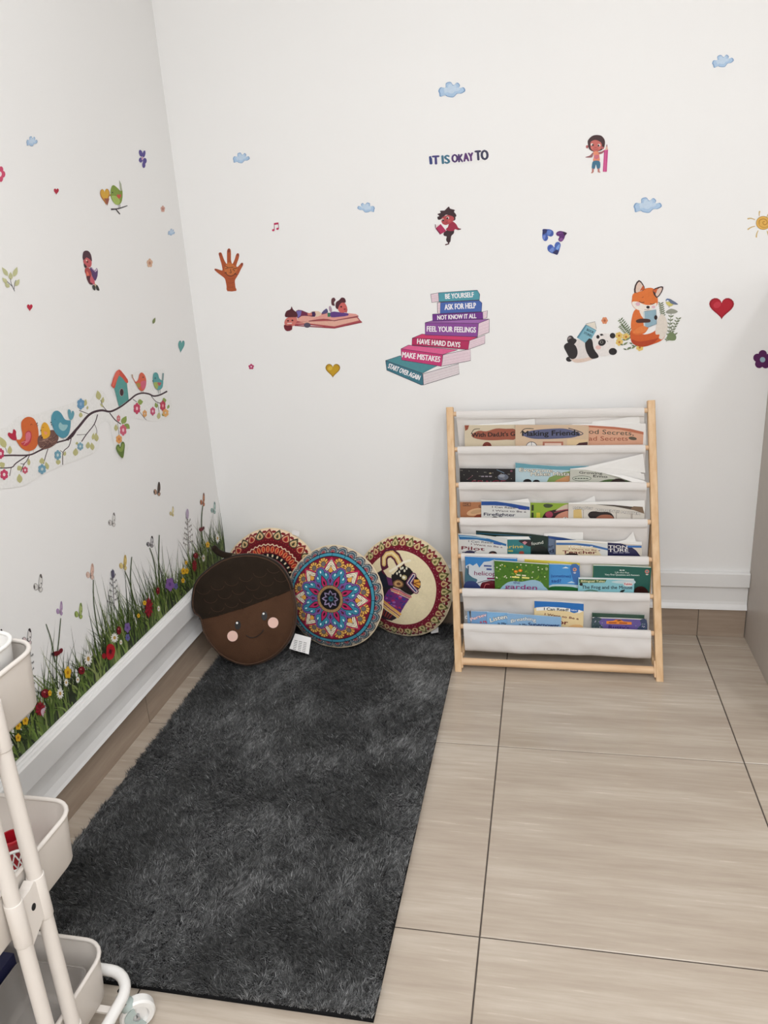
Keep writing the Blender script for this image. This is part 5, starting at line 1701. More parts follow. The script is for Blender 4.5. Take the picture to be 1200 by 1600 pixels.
p.poly([(440, 380), (540, 370), (580, 415), (480, 445)], (226, 200, 176), 2); p.stroke([(730, 490), (1040, 432)], 12, (140, 70, 76), 0); p.stroke([(420, 495), (600, 470), (730, 488)], 10, (140, 66, 70), 3); p.stroke([(240, 548), (740, 580), (1085, 505)], 14, (150, 54, 66), 0)
p.ell(400, 545, 42, 32, (86, 78, 96))
p.begin('child')
p.poly([(260, 365), (330, 358), (420, 395), (500, 385), (495, 440), (410, 430), (330, 430), (280, 460)], (112, 40, 72), 2); p.poly([(265, 368), (330, 362), (320, 420), (285, 455)], (116, 104, 170)); p.poly([(400, 395), (460, 392), (460, 425), (410, 425)], (206, 122, 110)); p.poly([(455, 378), (498, 375), (495, 440), (465, 435)], (64, 40, 84))
p.poly([(130, 470), (180, 440), (260, 430), (270, 500), (220, 560), (140, 560), (115, 520)], (206, 116, 106), 3); p.poly([(120, 420), (140, 370), (190, 345), (205, 310), (225, 350), (270, 390), (275, 440), (200, 445), (135, 445)], (84, 32, 42), 3)
p.poly([(110, 540), (150, 550), (205, 545), (210, 600), (150, 620), (115, 590)], (110, 30, 44), 2); p.ell(160, 490, 12, 10, (70, 24, 30)); p.ell(215, 485, 12, 10, (70, 24, 30)); p.stroke([(150, 525), (210, 520)], 10, (236, 220, 214), 0)
p.begin('child')
p.poly([(580, 390), (640, 335), (660, 380), (640, 395), (600, 405)], (86, 78, 120), 2); p.poly([(655, 390), (690, 390), (690, 440), (655, 440)], (60, 120, 90)); p.ell(690, 345, 18, 42, (176, 150, 166), -12)
p.poly([(690, 390), (740, 375), (810, 385), (905, 395), (910, 425), (800, 440), (700, 445)], (96, 60, 130), 2)
p.poly([(780, 330), (800, 270), (850, 250), (890, 300), (900, 350), (870, 385), (810, 385)], (204, 100, 96), 3); p.poly([(755, 320), (760, 260), (800, 230), (830, 200), (870, 210), (880, 260), (830, 265), (800, 300), (780, 345)], (82, 34, 44), 3); p.poly([(700, 260), (705, 215), (735, 200), (755, 230), (735, 260), (745, 300), (710, 295)], (92, 50, 56), 3)
p.ell(825, 315, 12, 10, (60, 20, 28)); p.ell(870, 345, 16, 10, (150, 44, 56)); p.poly([(860, 380), (890, 330), (905, 350), (895, 390)], (190, 90, 88))
s.done()

# --- stack of painted books
s, p = S('book_stack_sticker', 'sticker of seven stacked books with kind phrases on their spines', 'B', (590, 430, 6))
OUT = (64, 44, 66)
def bookart(spine, top, pages, c1_, c2_, txt, tb, h, pcol=(228, 206, 214)):
    p.begin('painted_book')
    if pages:
        p.poly(pages, pcol); 
        a, b_, c_, d = pages[0], pages[1], pages[-2], pages[-1]
        for k in (0.3, 0.55, 0.8):
            q0 = (pages[0][0] + (pages[-1][0] - pages[0][0]) * k, pages[0][1] + (pages[-1][1] - pages[0][1]) * k)
            q1 = (pages[1][0] + (pages[2][0] - pages[1][0]) * k, pages[1][1] + (pages[2][1] - pages[1][1]) * k)
            p.stroke([q0, q1], 2, (200, 172, 184), 0, keep=True)
        p.stroke(list(pages) + [pages[0]], 4, OUT, 0)
    if top:
        p.poly(top, c2_); p.stroke(list(top) + [top[0]], 4, OUT, 0)
    p.poly(spine, c1_); p.stroke(list(spine) + [spine[0]], 4, OUT, 0)
    p.text(txt, *tb, h, (240, 236, 238), 0.03)
bookart([(75, 800), (420, 920), (430, 1030), (410, 1030), (85, 890)], [(75, 800), (210, 755), (560, 850), (420, 920)], [(425, 925), (760, 830), (765, 925), (432, 1028)], (60, 116, 132), (80, 142, 150), 'START OVER AGAIN', (95, 868, 388, 985), 46, (222, 212, 214))
bookart([(220, 690), (610, 745), (600, 855), (225, 795)], [(220, 690), (290, 655), (750, 700), (610, 745)], [(612, 747), (870, 690), (872, 800), (604, 853)], (196, 58, 116), (222, 98, 146), 'MAKE MISTAKES', (228, 768, 582, 815), 52)
bookart([(325, 590), (860, 615), (850, 698), (320, 655)], [(325, 590), (415, 552), (940, 580), (860, 615)], [(862, 612), (1008, 562), (1005, 640), (850, 696)], (178, 44, 92), (206, 60, 108), 'HAVE HARD DAYS', (370, 642, 772, 676), 48)
bookart([(445, 445), (945, 452), (935, 578), (445, 560)], [(445, 445), (520, 425), (1045, 412), (945, 452)], [(946, 452), (1048, 412), (1045, 535), (938, 575)], (138, 74, 150), (160, 104, 172), 'FEEL YOUR FEELINGS', (462, 527, 920, 537), 50)
bookart([(515, 365), (985, 345), (990, 410), (515, 432)], None, [(985, 345), (1030, 332), (1025, 398), (988, 410)], (110, 48, 134), (0, 0, 0), 'NOT KNOW IT ALL', (562, 418, 925, 402), 42)
bookart([(590, 255), (950, 235), (978, 260), (975, 342), (585, 360)], None, [(560, 258), (595, 255), (588, 358), (562, 355)], (72, 102, 172), (0, 0, 0), 'ASK FOR HELP', (630, 325, 922, 308), 52)
bookart([(570, 165), (935, 140), (958, 180), (955, 232), (575, 250)], None, [(498, 178), (572, 165), (575, 245), (508, 255)], (80, 152, 166), (0, 0, 0), 'BE YOURSELF', (636, 222, 902, 204), 46)
s.done()

# --- fox
s, p = S('fox_sticker', 'watercolour sticker of a sitting fox hugging a blue book among plants', 'B', (860, 420, 5.4545))
p.begin('plants')
for x0, y0, x1, y1, w in ((690, 560, 585, 425, 5), (690, 590, 590, 480, 4)):
    p.stroke([(x0, y0), ((x0 + x1) / 2 - 8, (y0 + y1) / 2), (x1, y1)], 4, (104, 118, 84), 3)
    for k in range(9):
        t = k / 9
        cx, cy = x0 + (x1 - x0) * t, y0 + (y1 - y0) * t
        p.leaf(cx, cy, cx - 30 + 6 * t, cy - 2 + 10 * t, 11, (120, 134, 100), keep=True); p.leaf(cx, cy, cx + 22, cy - 28, 11, (96, 112, 78), keep=True)
for x0, y0, x1, y1 in ((1005, 600, 1030, 380), (1010, 590, 1090, 430), (960, 420, 940, 300), (985, 620, 1060, 560)):
    p.stroke([(x0, y0), (x1, y1)], 4, (110, 120, 96), 0)
    for k in range(7):
        t = (k + 1) / 7
        cx, cy = x0 + (x1 - x0) * t, y0 + (y1 - y0) * t
        p.leaf(cx, cy, cx + 26, cy - 16, 12, (112, 122, 92), keep=True); p.leaf(cx, cy, cx - 24, cy - 18, 12, (134, 142, 116), keep=True)
p.poly([(985, 365), (1030, 340), (1085, 362), (1060, 380), (1000, 382)], (150, 152, 138), 3)
for cx, cy in ((585, 570), (588, 625), (645, 580), (762, 670)):
    p.flower(cx, cy, 32, 32, (226, 194, 110), (190, 110, 40), 6, 10, 0.42, 0.3)
for x, y in ((620, 650), (650, 690), (700, 640), (690, 680), (720, 660), (640, 610)):
    p.leaf(x, y, x + 42, y - 26, 16, (124, 138, 100)); p.leaf(x, y, x - 30, y - 10, 12, (96, 112, 84))
p.poly([(990, 600), (1020, 540), (1070, 570), (1060, 610)], (120, 136, 96), 3)
p.begin('fox')
p.poly([(680, 560), (700, 520), (800, 560), (900, 520), (930, 420), (960, 390), (990, 440), (995, 520), (960, 600), (880, 640), (780, 665), (700, 630)], (206, 92, 40), 4)
p.poly([(895, 520), (920, 420), (955, 385), (992, 440), (996, 530), (955, 600), (925, 590), (930, 560), (900, 560)], (224, 214, 202), 3)
p.poly([(690, 600), (760, 620), (880, 600), (920, 590), (870, 640), (780, 665), (705, 640)], (178, 66, 32), 3)
p.poly([(720, 350), (790, 355), (850, 420), (840, 490), (800, 550), (720, 560), (690, 520), (690, 440)], (218, 112, 52), 4)
p.poly([(750, 500), (820, 480), (815, 530), (740, 550), (705, 540)], (226, 128, 66), 3); p.poly([(760, 345), (860, 350), (840, 400), (790, 420)], (236, 226, 214), 3)
p.poly([(695, 260), (710, 210), (800, 170), (870, 165), (905, 210), (915, 290), (880, 335), (800, 360), (730, 345), (695, 300)], (220, 116, 52), 4)
p.poly([(695, 285), (740, 280), (790, 300), (830, 310), (870, 305), (905, 290), (895, 325), (840, 355), (780, 360), (720, 335)], (238, 230, 220), 3)
p.poly([(715, 205), (720, 140), (755, 95), (790, 130), (805, 175), (760, 195)], (62, 40, 40), 2); p.poly([(728, 200), (732, 145), (757, 110), (785, 140), (792, 178), (755, 196)], (222, 196, 180), 2); p.poly([(760, 190), (790, 140), (804, 175)], (196, 92, 50))
p.poly([(870, 185), (920, 155), (962, 152), (950, 200), (905, 250)], (62, 40, 40), 2); p.poly([(895, 200), (925, 165), (952, 162), (940, 200), (908, 238)], (222, 196, 182), 2); p.poly([(870, 185), (915, 165), (900, 210)], (196, 92, 50))
p.ell(745, 300, 20, 16, (222, 180, 190)); p.ell(878, 325, 16, 12, (222, 180, 190)); p.ell(832, 327, 15, 12, (34, 24, 26)); p.stroke([(757, 278), (778, 288), (800, 284)], 5, (60, 34, 30)); p.stroke([(850, 295), (868, 302), (885, 294)], 5, (60, 34, 30)); p.stroke([(800, 345), (828, 350), (845, 342)], 3, (120, 60, 44)); p.stroke([(780, 245), (795, 238)], 4, (150, 70, 40), 0)
p.begin('blue_book'); p.poly([(788, 372), (800, 362), (900, 348), (905, 470), (830, 500), (795, 485)], (146, 176, 190)); p.poly([(788, 372), (802, 364), (808, 492), (795, 485)], (206, 212, 210)); p.stroke([(802, 364), (900, 348), (905, 470), (828, 500)], 3, (84, 100, 112), 0)
p.poly([(730, 440), (770, 425), (845, 430), (848, 455), (790, 460), (740, 460)], (76, 44, 36), 3); p.ell(898, 415, 14, 20, (44, 32, 32))
p.begin('blue_tit'); p.poly([(985, 275), (1005, 255), (1035, 265), (1050, 300), (1020, 320), (990, 300)], (208, 196, 110), 3); p.poly([(1010, 255), (1040, 268), (1090, 303), (1050, 302), (1020, 290)], (104, 116, 140), 2); p.ell(1000, 268, 17, 15, (96, 120, 164)); p.ell(997, 274, 12, 7, (232, 232, 230)); p.ell(988, 272, 3, 3, (30, 30, 36)); p.stroke([(1010, 315), (1012, 332)], 3, (80, 76, 70), 0)
s.done()
s, p = S('panda_sticker', 'sticker of a panda lying on its back reading a blue book', 'B', (860, 420, 5.4545))
p.begin('panda')
p.ell(160, 770, 27, 22, (40, 36, 38)); p.ell(172, 605, 30, 36, (60, 56, 58)); p.ell(165, 600, 16, 20, (150, 138, 138))
p.poly([(150, 700), (180, 620), (240, 600), (330, 640), (380, 700), (380, 760), (300, 790), (220, 798), (170, 770)], (222, 216, 212), 4); p.poly([(180, 770), (280, 765), (370, 740), (360, 770), (280, 795), (210, 798)], (222, 200, 186), 3)
p.poly([(115, 660), (150, 630), (210, 650), (232, 710), (215, 760), (170, 765), (135, 710)], (44, 40, 42), 4); p.poly([(150, 610), (190, 590), (225, 610), (190, 650)], (44, 40, 42), 3)
p.poly([(360, 590), (420, 552), (500, 555), (545, 600), (550, 670), (510, 730), (430, 745), (375, 710), (355, 650)], (232, 226, 222), 4)
p.poly([(295, 630), (320, 595), (355, 605), (370, 680), (412, 745), (380, 765), (340, 760), (305, 700)], (38, 34, 36), 3)
p.ell(530, 570, 24, 24, (38, 34, 36)); p.ell(532, 705, 35, 30, (38, 34, 36)); p.ell(440, 628, 34, 28, (36, 32, 34), -30); p.ell(436, 625, 14, 12, (150, 146, 140)); p.ell(437, 625, 9, 9, (26, 22, 24)); p.ell(405, 580, 14, 16, (36, 32, 34)); p.poly([(420, 558), (440, 553), (455, 565), (430, 572)], (36, 32, 34)); p.ell(408, 670, 24, 18, (230, 190, 182)); p.stroke([(480, 612), (492, 622)], 4, (60, 50, 50), 0)
p.begin('blue_book'); p.poly([(300, 470), (380, 450), (395, 515), (310, 480)], (226, 218, 204)); p.stroke([(300, 470), (380, 450), (392, 510)], 3, (90, 100, 104), 0); p.poly([(225, 585), (300, 475), (392, 525), (350, 600), (330, 592), (295, 632)], (128, 178, 194)); p.poly([(225, 585), (300, 475), (310, 482), (240, 592)], (92, 146, 168)); p.stroke([(228, 586), (302, 476), (392, 525)], 3, (60, 84, 96), 0)
p.text('BOOK', 307, 526, 366, 553, 20, (44, 70, 84), 0.03); p.text('STORIES', 283, 552, 350, 583, 19, (44, 70, 84), 0.03)
s.done()
s, p = S('flower_sticker', 'small round orange blossom sticker above the panda', 'B', (860, 420, 5.4545))
p.ell(462, 443, 34, 36, WHT)
for k in range(6):
    t = k * 1.047
    p.ell(462 + 16 * math.cos(t), 441 + 18 * math.sin(t), 12, 13, (214, 140, 100), keep=True)
p.lay += p.step; p.ell(462, 441, 10, 11, (176, 96, 66)); s.done()

# --- green bird with heart on the left wall
s, p = S('bird_sticker', 'green bird sticker holding a yellow heart on a twig', 'L', (0, 160, 4))
p.begin('heart'); p.heart(658, 592, 60, 104, (176, 108, 40), -6, 0); p.heart(657, 585, 52, 84, (212, 164, 50), -6, 0); p.poly([(650, 600), (684, 600), (672, 645)], (150, 80, 60))
p.begin('bird'); p.poly([(690, 560), (698, 525), (712, 518), (735, 535), (752, 552), (764, 545), (766, 590), (758, 625), (740, 640), (715, 630), (695, 600)], (126, 148, 54), 3); p.poly([(698, 585), (735, 590), (750, 620), (735, 640), (712, 628)], (164, 186, 92), 3); p.poly([(752, 555), (745, 485), (758, 510), (764, 550)], (168, 172, 148)); p.heart(744, 590, 28, 32, (196, 74, 54)); p.ell(703, 563, 4, 4, (40, 40, 20)); p.poly([(692, 572), (682, 580), (694, 588)], (160, 120, 50))
p.begin('twig'); p.stroke([(740, 640), (741, 662)], 2.5, (70, 56, 60), 0); p.stroke([(750, 638), (750, 660)], 2.5, (70, 56, 60), 0); p.stroke([(694, 668), (740, 664), (797, 645)], 10, (50, 38, 46), 4, 4); p.stroke([(725, 668), (750, 698)], 6, (50, 38, 46), 0)
s.done()

# --- birds on a branch
s, p = S('branch_sticker', 'long branch sticker with birds, a nest and a birdhouse on the left wall', 'L', (0, 540, 4))
p.begin('clear_film')
p.poly([(-40, 560), (40, 510), (120, 440), (220, 430), (310, 400), (380, 380), (470, 350), (500, 320), (560, 345), (600, 280), (650, 290), (690, 360), (720, 330), (690, 240), (735, 150), (800, 200), (830, 170), (880, 160), (1000, 150), (1030, 160), (1050, 270), (1075, 380), (1050, 450), (960, 475), (840, 455), (810, 480), (810, 600), (780, 700), (730, 690), (700, 560), (680, 480), (620, 500), (620, 640), (520, 700), (400, 745), (260, 810), (180, 860), (110, 885), (-40, 865)], (237, 236, 233), 3)
p.begin('branch')
BR = (60, 36, 46)
p.stroke([(-30, 690), (60, 686), (180, 684), (250, 655), (350, 608), (440, 578), (490, 510), (560, 430), (630, 405), (690, 412), (750, 385), (810, 340), (850, 308), (890, 297), (930, 302), (960, 315), (1000, 308), (1045, 285)], 10, BR, 5)
p.stroke([(420, 590), (490, 510), (560, 430), (630, 405), (690, 412), (750, 385)], 17, BR, 5, 11)
for a, w in (([(-30, 765), (70, 762), (100, 735), (180, 682)], 7), ([(70, 762), (60, 815)], 4), ([(185, 684), (165, 725), (150, 740), (130, 790)], 5), ([(128, 738), (155, 742)], 4), ([(300, 645), (285, 690), (272, 740)], 5), ([(445, 580), (430, 630), (395, 665), (392, 745)], 5), ([(375, 655), (395, 668)], 3), ([(610, 430), (590, 490), (540, 555), (510, 600)], 6), ([(480, 558), (540, 555)], 3), ([(590, 490), (605, 530), (600, 580)], 3), ([(560, 430), (495, 405)], 4), ([(665, 405), (640, 372), (630, 340)], 4), ([(685, 420), (720, 465), (755, 490)], 6), ([(735, 485), (745, 560)], 2.5), ([(830, 335), (855, 352)], 4), ([(870, 410), (900, 450), (915, 465)], 2.5), ([(945, 315), (975, 350), (1010, 362)], 4), ([(985, 360), (995, 420)], 2.5), ([(20, 600), (45, 670)], 2.5)):
    p.stroke(a, w, BR, 3)
p.begin('leaves')
LF = (190, 186, 130); LG = (138, 158, 78)
for a in ((35, 640, 0, 570, 40), (60, 680, 62, 625, 30), (0, 755, 30, 735, 40), (130, 780, 112, 750, 34), (125, 860, 120, 800, 36), (180, 750, 180, 705, 20), (262, 740, 262, 700, 34), (300, 775, 285, 725, 26), (365, 745, 362, 705, 30), (402, 690, 408, 660, 18), (470, 690, 475, 640, 34), (548, 645, 552, 600, 28), (580, 655, 572, 605, 28), (605, 600, 598, 545, 30), (580, 590, 585, 545, 18), (525, 380, 538, 335, 28), (505, 450, 505, 415, 24), (620, 340, 610, 280, 34), (640, 360, 645, 320, 20), (480, 620, 482, 600, 18), (545, 400, 548, 375, 12), (645, 385, 625, 360, 12), (725, 535, 725, 490, 24), (990, 460, 995, 415, 24)):
    p.leaf(*a, LF)
for a in ((762, 490, 790, 440, 34), (778, 490, 812, 520, 34), (860, 355, 895, 350, 36), (980, 390, 972, 355, 20), (1015, 345, 1040, 340, 34), (1045, 380, 1060, 385, 28), (1015, 440, 1030, 420, 20)):
    p.leaf(*a, LG)
p.begin('blossoms')
for cx, cy, rx, ry, col, mid in ((5, 675, 22, 34, (192, 58, 96), (236, 210, 214)), (26, 806, 26, 34, (196, 64, 100), (238, 222, 216)), (157, 778, 18, 24, (196, 84, 106), (238, 214, 220)), (263, 772, 26, 32, (112, 158, 180), (190, 206, 206)), (361, 684, 22, 32, (110, 160, 180), (196, 212, 210)), (502, 630, 20, 26, (124, 166, 184), (196, 212, 210)), (505, 365, 24, 36, (102, 150, 186), (140, 176, 206)), (770, 528, 22, 36, (206, 92, 116), (240, 190, 200)), (741, 455, 12, 22, (206, 120, 124), None), (744, 585, 20, 28, (226, 160, 90), (206, 120, 60)), (856, 393, 22, 36, (194, 56, 90), (240, 190, 200)), (905, 425, 14, 24, (222, 164, 100), None), (955, 410, 16, 28, (200, 80, 116), (238, 200, 210)), (1018, 376, 18, 34, (186, 48, 76), (230, 150, 160)), (1035, 420, 20, 26, (222, 166, 96), None)):
    p.flower(cx, cy, rx, ry, col, mid, 6, 0, 0.40, 0.32)
p.begin('orange_bird'); p.T = (0, 640, 8.571)
p.poly([(225, 400), (215, 340), (215, 290), (180, 262), (165, 320), (120, 305), (105, 340), (150, 395), (200, 412)], (182, 34, 64), 3)
p.poly([(218, 405), (270, 400), (300, 340), (285, 240), (290, 160), (340, 108), (400, 98), (460, 130), (505, 230), (518, 350), (505, 460), (460, 530), (380, 555), (310, 530), (260, 480)], (206, 100, 44), 4)
p.poly([(285, 440), (340, 400), (335, 330), (370, 285), (410, 295), (425, 360), (405, 440), (350, 490), (300, 475)], (190, 54, 66), 3); p.poly([(345, 400), (345, 330), (375, 300), (405, 310), (412, 360), (390, 420), (350, 450)], (212, 112, 128), 3); p.stroke([(290, 440), (350, 430), (320, 470)], 8, (224, 150, 160))
p.stroke([(405, 210), (418, 192), (432, 205)], 6, (130, 50, 24)); p.poly([(485, 190), (505, 165), (500, 200)], (90, 60, 50)); p.poly([(490, 215), (515, 205), (500, 225)], (90, 60, 50)); p.stroke([(390, 550), (392, 598)], 4, (206, 130, 100), 0); p.stroke([(445, 530), (448, 580)], 4, (206, 130, 100), 0)
p.begin('nest'); p.poly([(510, 370), (560, 330), (680, 275), (740, 290), (785, 370), (760, 440), (690, 500), (600, 530), (540, 510), (505, 450)], (112, 78, 70), 4)
rn = random.Random(8)
for k in range(70):
    x, y = rn.uniform(520, 700), rn.uniform(380, 500)
    y -= (x - 600) * 0.25
    p.stroke([(x, y), (x + 30, y + rn.uniform(0, 16)), (x + 70, y - rn.uniform(10, 34))], 4, rn.choice([(72, 44, 42), (150, 112, 98), (92, 60, 54), (176, 140, 122), (60, 36, 36)]), 2, keep=True)
p.lay += p.step
p.begin('chick'); p.poly([(560, 350), (550, 250), (570, 190), (600, 170), (640, 200), (672, 280), (665, 350), (620, 385), (580, 390)], (226, 166, 44), 4); p.poly([(590, 290), (635, 310), (620, 335), (598, 330)], (232, 150, 110), 3); p.stroke([(568, 245), (578, 235), (588, 245)], 5, (120, 70, 20)); p.poly([(552, 265), (538, 280), (552, 292)], (60, 44, 40)); p.ell(563, 375, 10, 14, (50, 30, 30))
p.begin('blue_bird'); p.poly([(910, 20), (920, -5), (945, 10), (955, 50), (965, 20), (985, 20), (995, 60), (975, 120), (945, 140), (920, 100)], (96, 156, 172), 3)
p.poly([(690, 170), (690, 90), (720, 30), (770, 15), (820, 50), (870, 130), (930, 145), (948, 150), (940, 260), (910, 345), (850, 380), (790, 360), (730, 290)], (76, 146, 166), 4); p.poly([(785, 205), (810, 170), (840, 200), (905, 205), (890, 255), (850, 285), (800, 260)], (150, 192, 196), 3); p.poly([(690, 160), (672, 170), (690, 185)], (50, 54, 60)); p.poly([(692, 190), (682, 205), (696, 212)], (50, 54, 60)); p.stroke([(728, 135), (742, 130)], 5, (40, 70, 84), 0)
p.stroke([(848, 378), (850, 410)], 4, (130, 150, 160), 0); p.stroke([(882, 360), (886, 395)], 4, (130, 150, 160), 0)
p.begin('birdhouse'); p.T = (160, 570, 10)
p.poly([(185, 360), (250, 160), (380, 250), (412, 545), (260, 655)], (82, 152, 146)); p.poly([(140, 310), (200, 130), (250, 80), (290, 90), (395, 230), (395, 285), (360, 270), (260, 165), (195, 360), (150, 340)], (206, 78, 58), 2); p.poly([(200, 130), (250, 80), (270, 130), (180, 330), (150, 335)], (222, 104, 84)); p.ell(300, 430, 34, 62, (176, 150, 150)); p.ell(302, 430, 28, 55, (60, 30, 38))
p.begin('orange_red_bird'); p.poly([(465, 190), (480, 200), (520, 265), (560, 230), (580, 150), (610, 120), (650, 145), (680, 210), (685, 300), (660, 380), (615, 410), (570, 380), (530, 310)], (212, 94, 66), 3); p.poly([(600, 270), (670, 250), (684, 300), (655, 370), (620, 380)], (206, 96, 120), 3); p.poly([(530, 290), (590, 290), (590, 340), (560, 360)], (170, 140, 66), 3); p.poly([(465, 205), (455, 150), (475, 150), (482, 205)], (190, 160, 140)); p.ell(637, 195, 8, 13, (60, 34, 30)); p.stroke([(608, 405), (608, 435)], 5, (150, 90, 80), 0); p.stroke([(635, 405), (637, 430)], 5, (150, 90, 80), 0)
p.begin('teal_bird'); p.poly([(790, 210), (800, 140), (835, 118), (870, 145), (890, 210), (930, 245), (950, 235), (945, 330), (915, 380), (860, 390), (815, 340), (795, 270)], (84, 156, 156), 3); p.poly([(803, 280), (870, 275), (870, 350), (850, 380), (815, 340)], (160, 176, 90), 3); p.heart(890, 305, 60, 66, (176, 90, 90)); p.poly([(935, 240), (940, 130), (962, 130), (955, 240)], (120, 150, 150)); p.ell(825, 210, 8, 12, (40, 60, 66)); p.poly([(792, 235), (780, 252), (795, 268)], (70, 110, 110)); p.stroke([(875, 390), (880, 455)], 5, (140, 150, 150), 0); p.stroke([(903, 385), (905, 450)], 5, (140, 150, 150), 0)
p.begin('heart_leaf'); p.poly([(320, 1458), (250, 1390), (215, 1310), (230, 1255), (260, 1245), (280, 1285), (295, 1220), (325, 1200), (350, 1240), (345, 1330)], (92, 116, 44), 3); p.poly([(235, 1320), (240, 1270), (280, 1310), (310, 1240), (335, 1240), (320, 1340), (280, 1360)], (134, 154, 70), 3)
s.done()
# ------------------------------------------------------------------ grass border sticker on the left wall
ms = thing('meadow_sticker', 'long meadow sticker of tall grass and flowers above the left trim', 'wall sticker', (0, -0.62, 0.25))
Z0 = 0.2475
rg = random.Random(21)
def wallpt(y, z, h):
    return (h, y, z)
# dark undergrowth strip
mb = MB()
N = 90
prev = None
base, topl = [], []
for i in range(N + 1):
    y = -0.004 - i * (1.32 / N)
    base.append(wallpt(y, Z0, 0.0007)); topl.append(wallpt(y, Z0 + 0.036 + 0.016 * math.sin(i * 1.7) + rg.uniform(0, 0.016), 0.0007))
for i in range(N):
    mb.add([base[i], base[i + 1], topl[i + 1], topl[i]], [(0, 1, 2, 3)], (52, 58, 38))
mb.build('undergrowth', 'print', ms)
def tall(y):
    """blade height along the wall"""
    return 0.200 + 0.030 * math.sin(y * 9 + 1.2) + 0.030 * math.sin(y * 23)
mb = MB()
GREENS = [(62, 80, 34), (84, 106, 46), (104, 124, 56), (48, 62, 30), (118, 134, 70), (70, 92, 38), (36, 46, 28), (92, 110, 58), (134, 146, 88), (40, 50, 30)]
def blade(y, h, lean, w, col, lay, bend=1.0):
    n = 6
    L, R = [], []
    for k in range(n + 1):
        t = k / n
        yy = y + lean * (t ** (1.6 * bend))
        zz = Z0 + h * (t - 0.12 * abs(lean) / max(h, 0.01) * t * t)
        ww = w * (1 - t) ** 0.7 * (0.55 + 0.45 * math.sin(math.pi * min(1, t * 1.3 + 0.15)))
        if yy > -0.002: yy = -0.002
        L.append(wallpt(yy - ww / 2, zz, lay)); R.append(wallpt(yy + ww / 2, zz, lay))
    v = L + R
    mb.add(v, [(k, k + 1, n + 2 + k, n + 1 + k) for k in range(n)], col)
lay = 0.0008
for i in range(1250):
    y = -0.006 - rg.random() * 1.30
    big = rg.random()
    h = tall(y) * (rg.uniform(0.30, 0.62) if big < 0.58 else rg.uniform(0.50, 0.88) if big < 0.95 else rg.uniform(0.95, 1.22))
    lean = rg.gauss(-0.006, 0.032) * (1.7 if big > 0.6 else 1.1)
    w = rg.uniform(0.0050, 0.0105) * (1.0 if big < 0.9 else 0.8)
    c = rg.choice(GREENS)
    if h < 0.10 and rg.random() < 0.45: c = (38, 44, 28)
    lay += 0.0000006
    blade(y, h, lean, w, c, lay)
    if i % 6 == 0:   # arching broad blades in front
        blade(y, h * 0.55, rg.choice([-1, 1]) * rg.uniform(0.03, 0.065), 0.0065, rg.choice([(112, 138, 62), (88, 112, 50), (130, 152, 80)]), lay + 0.00003)
o = mb.build('grass_blades', 'print', ms, kind='stuff')
p = Print(wmap('L'), (0, 0, 1), 0.00002, 0.0017)
def nm(n): p.begin(n)
# seed-head stems
for pts in ([(95, 966), (92, 1000), (88, 1040), (90, 1075)], [(146, 906), (147, 945), (154, 990), (160, 1010)], [(195, 892), (203, 912), (212, 950), (218, 975)], [(234, 856), (240, 874), (244, 900), (246, 930)], [(317, 790), (315, 812), (316, 850)], [(206, 870), (204, 905), (208, 950)], [(249, 836), (248, 880), (250, 920)], [(72, 975), (80, 1000), (86, 1035)]):
    nm('stem'); p.stroke(pts, 1.2, (66, 82, 44), 4, 2.0)
for cx, cy, h, col in ((177, 920, 50, (84, 80, 84)), (294, 832, 44, (126, 118, 114)), (48, 1048, 62, (66, 64, 64))):
    nm('seed_head')
    rr_ = random.Random(int(cx))
    for k in range(11):
        t = (k + 0.5) / 11
        y = cy - h / 2 + h * t
        sg = 1 if k % 2 else -1
        w = 2.5 + 6.5 * t * rr_.uniform(0.6, 1.1)
        e = (cx + sg * w, y - rr_.uniform(2, 5))
        p.stroke([(cx, y), e], 0.55, col, 0, keep=True)
        p.stroke([(e[0], e[1] - 1.6), (e[0], e[1] + 1.6)], 0.9, col, 0, keep=True)
        p.stroke([(cx + sg * w * 0.5, y - 2.6), (cx + sg * w * 0.6, y + 0.4)], 0.7, col, 0, keep=True)
    p.lay += p.step
    p.stroke([(cx - 1, cy - h / 2 - 6), (cx, cy), (cx + 2, cy + h / 2 + 8)], 0.8, col, 2)
nm('lavender_spike'); p.ell(293, 803, 2.2, 8, (176, 160, 184))
nm('lavender_spike'); p.ell(176.5, 897, 2.5, 7, (92, 88, 108))
# daisies
for x, y, r, q in ((179, 996.5, 6.5, 8.5), (138, 1029.5, 7, 12), (94, 1083.5, 6.2, 9.5), (189, 1003.5, 2.6, 4.5), (121.5, 1062, 3.6, 6), (103.5, 1066.5, 4, 7), (340, 841, 4, 8), (318, 872, 3, 6.5), (248, 951, 2.6, 5)):
    nm('daisy')
    for k in range(11):
        t = 2 * math.pi * k / 11
        p.leaf(x, y, x + r * math.cos(t), y + q * math.sin(t), r * 0.5, (236, 234, 228), keep=True)
    p.lay += p.step
    p.ell(x, y, r * 0.32, q * 0.32, (196, 158, 84), n=12)
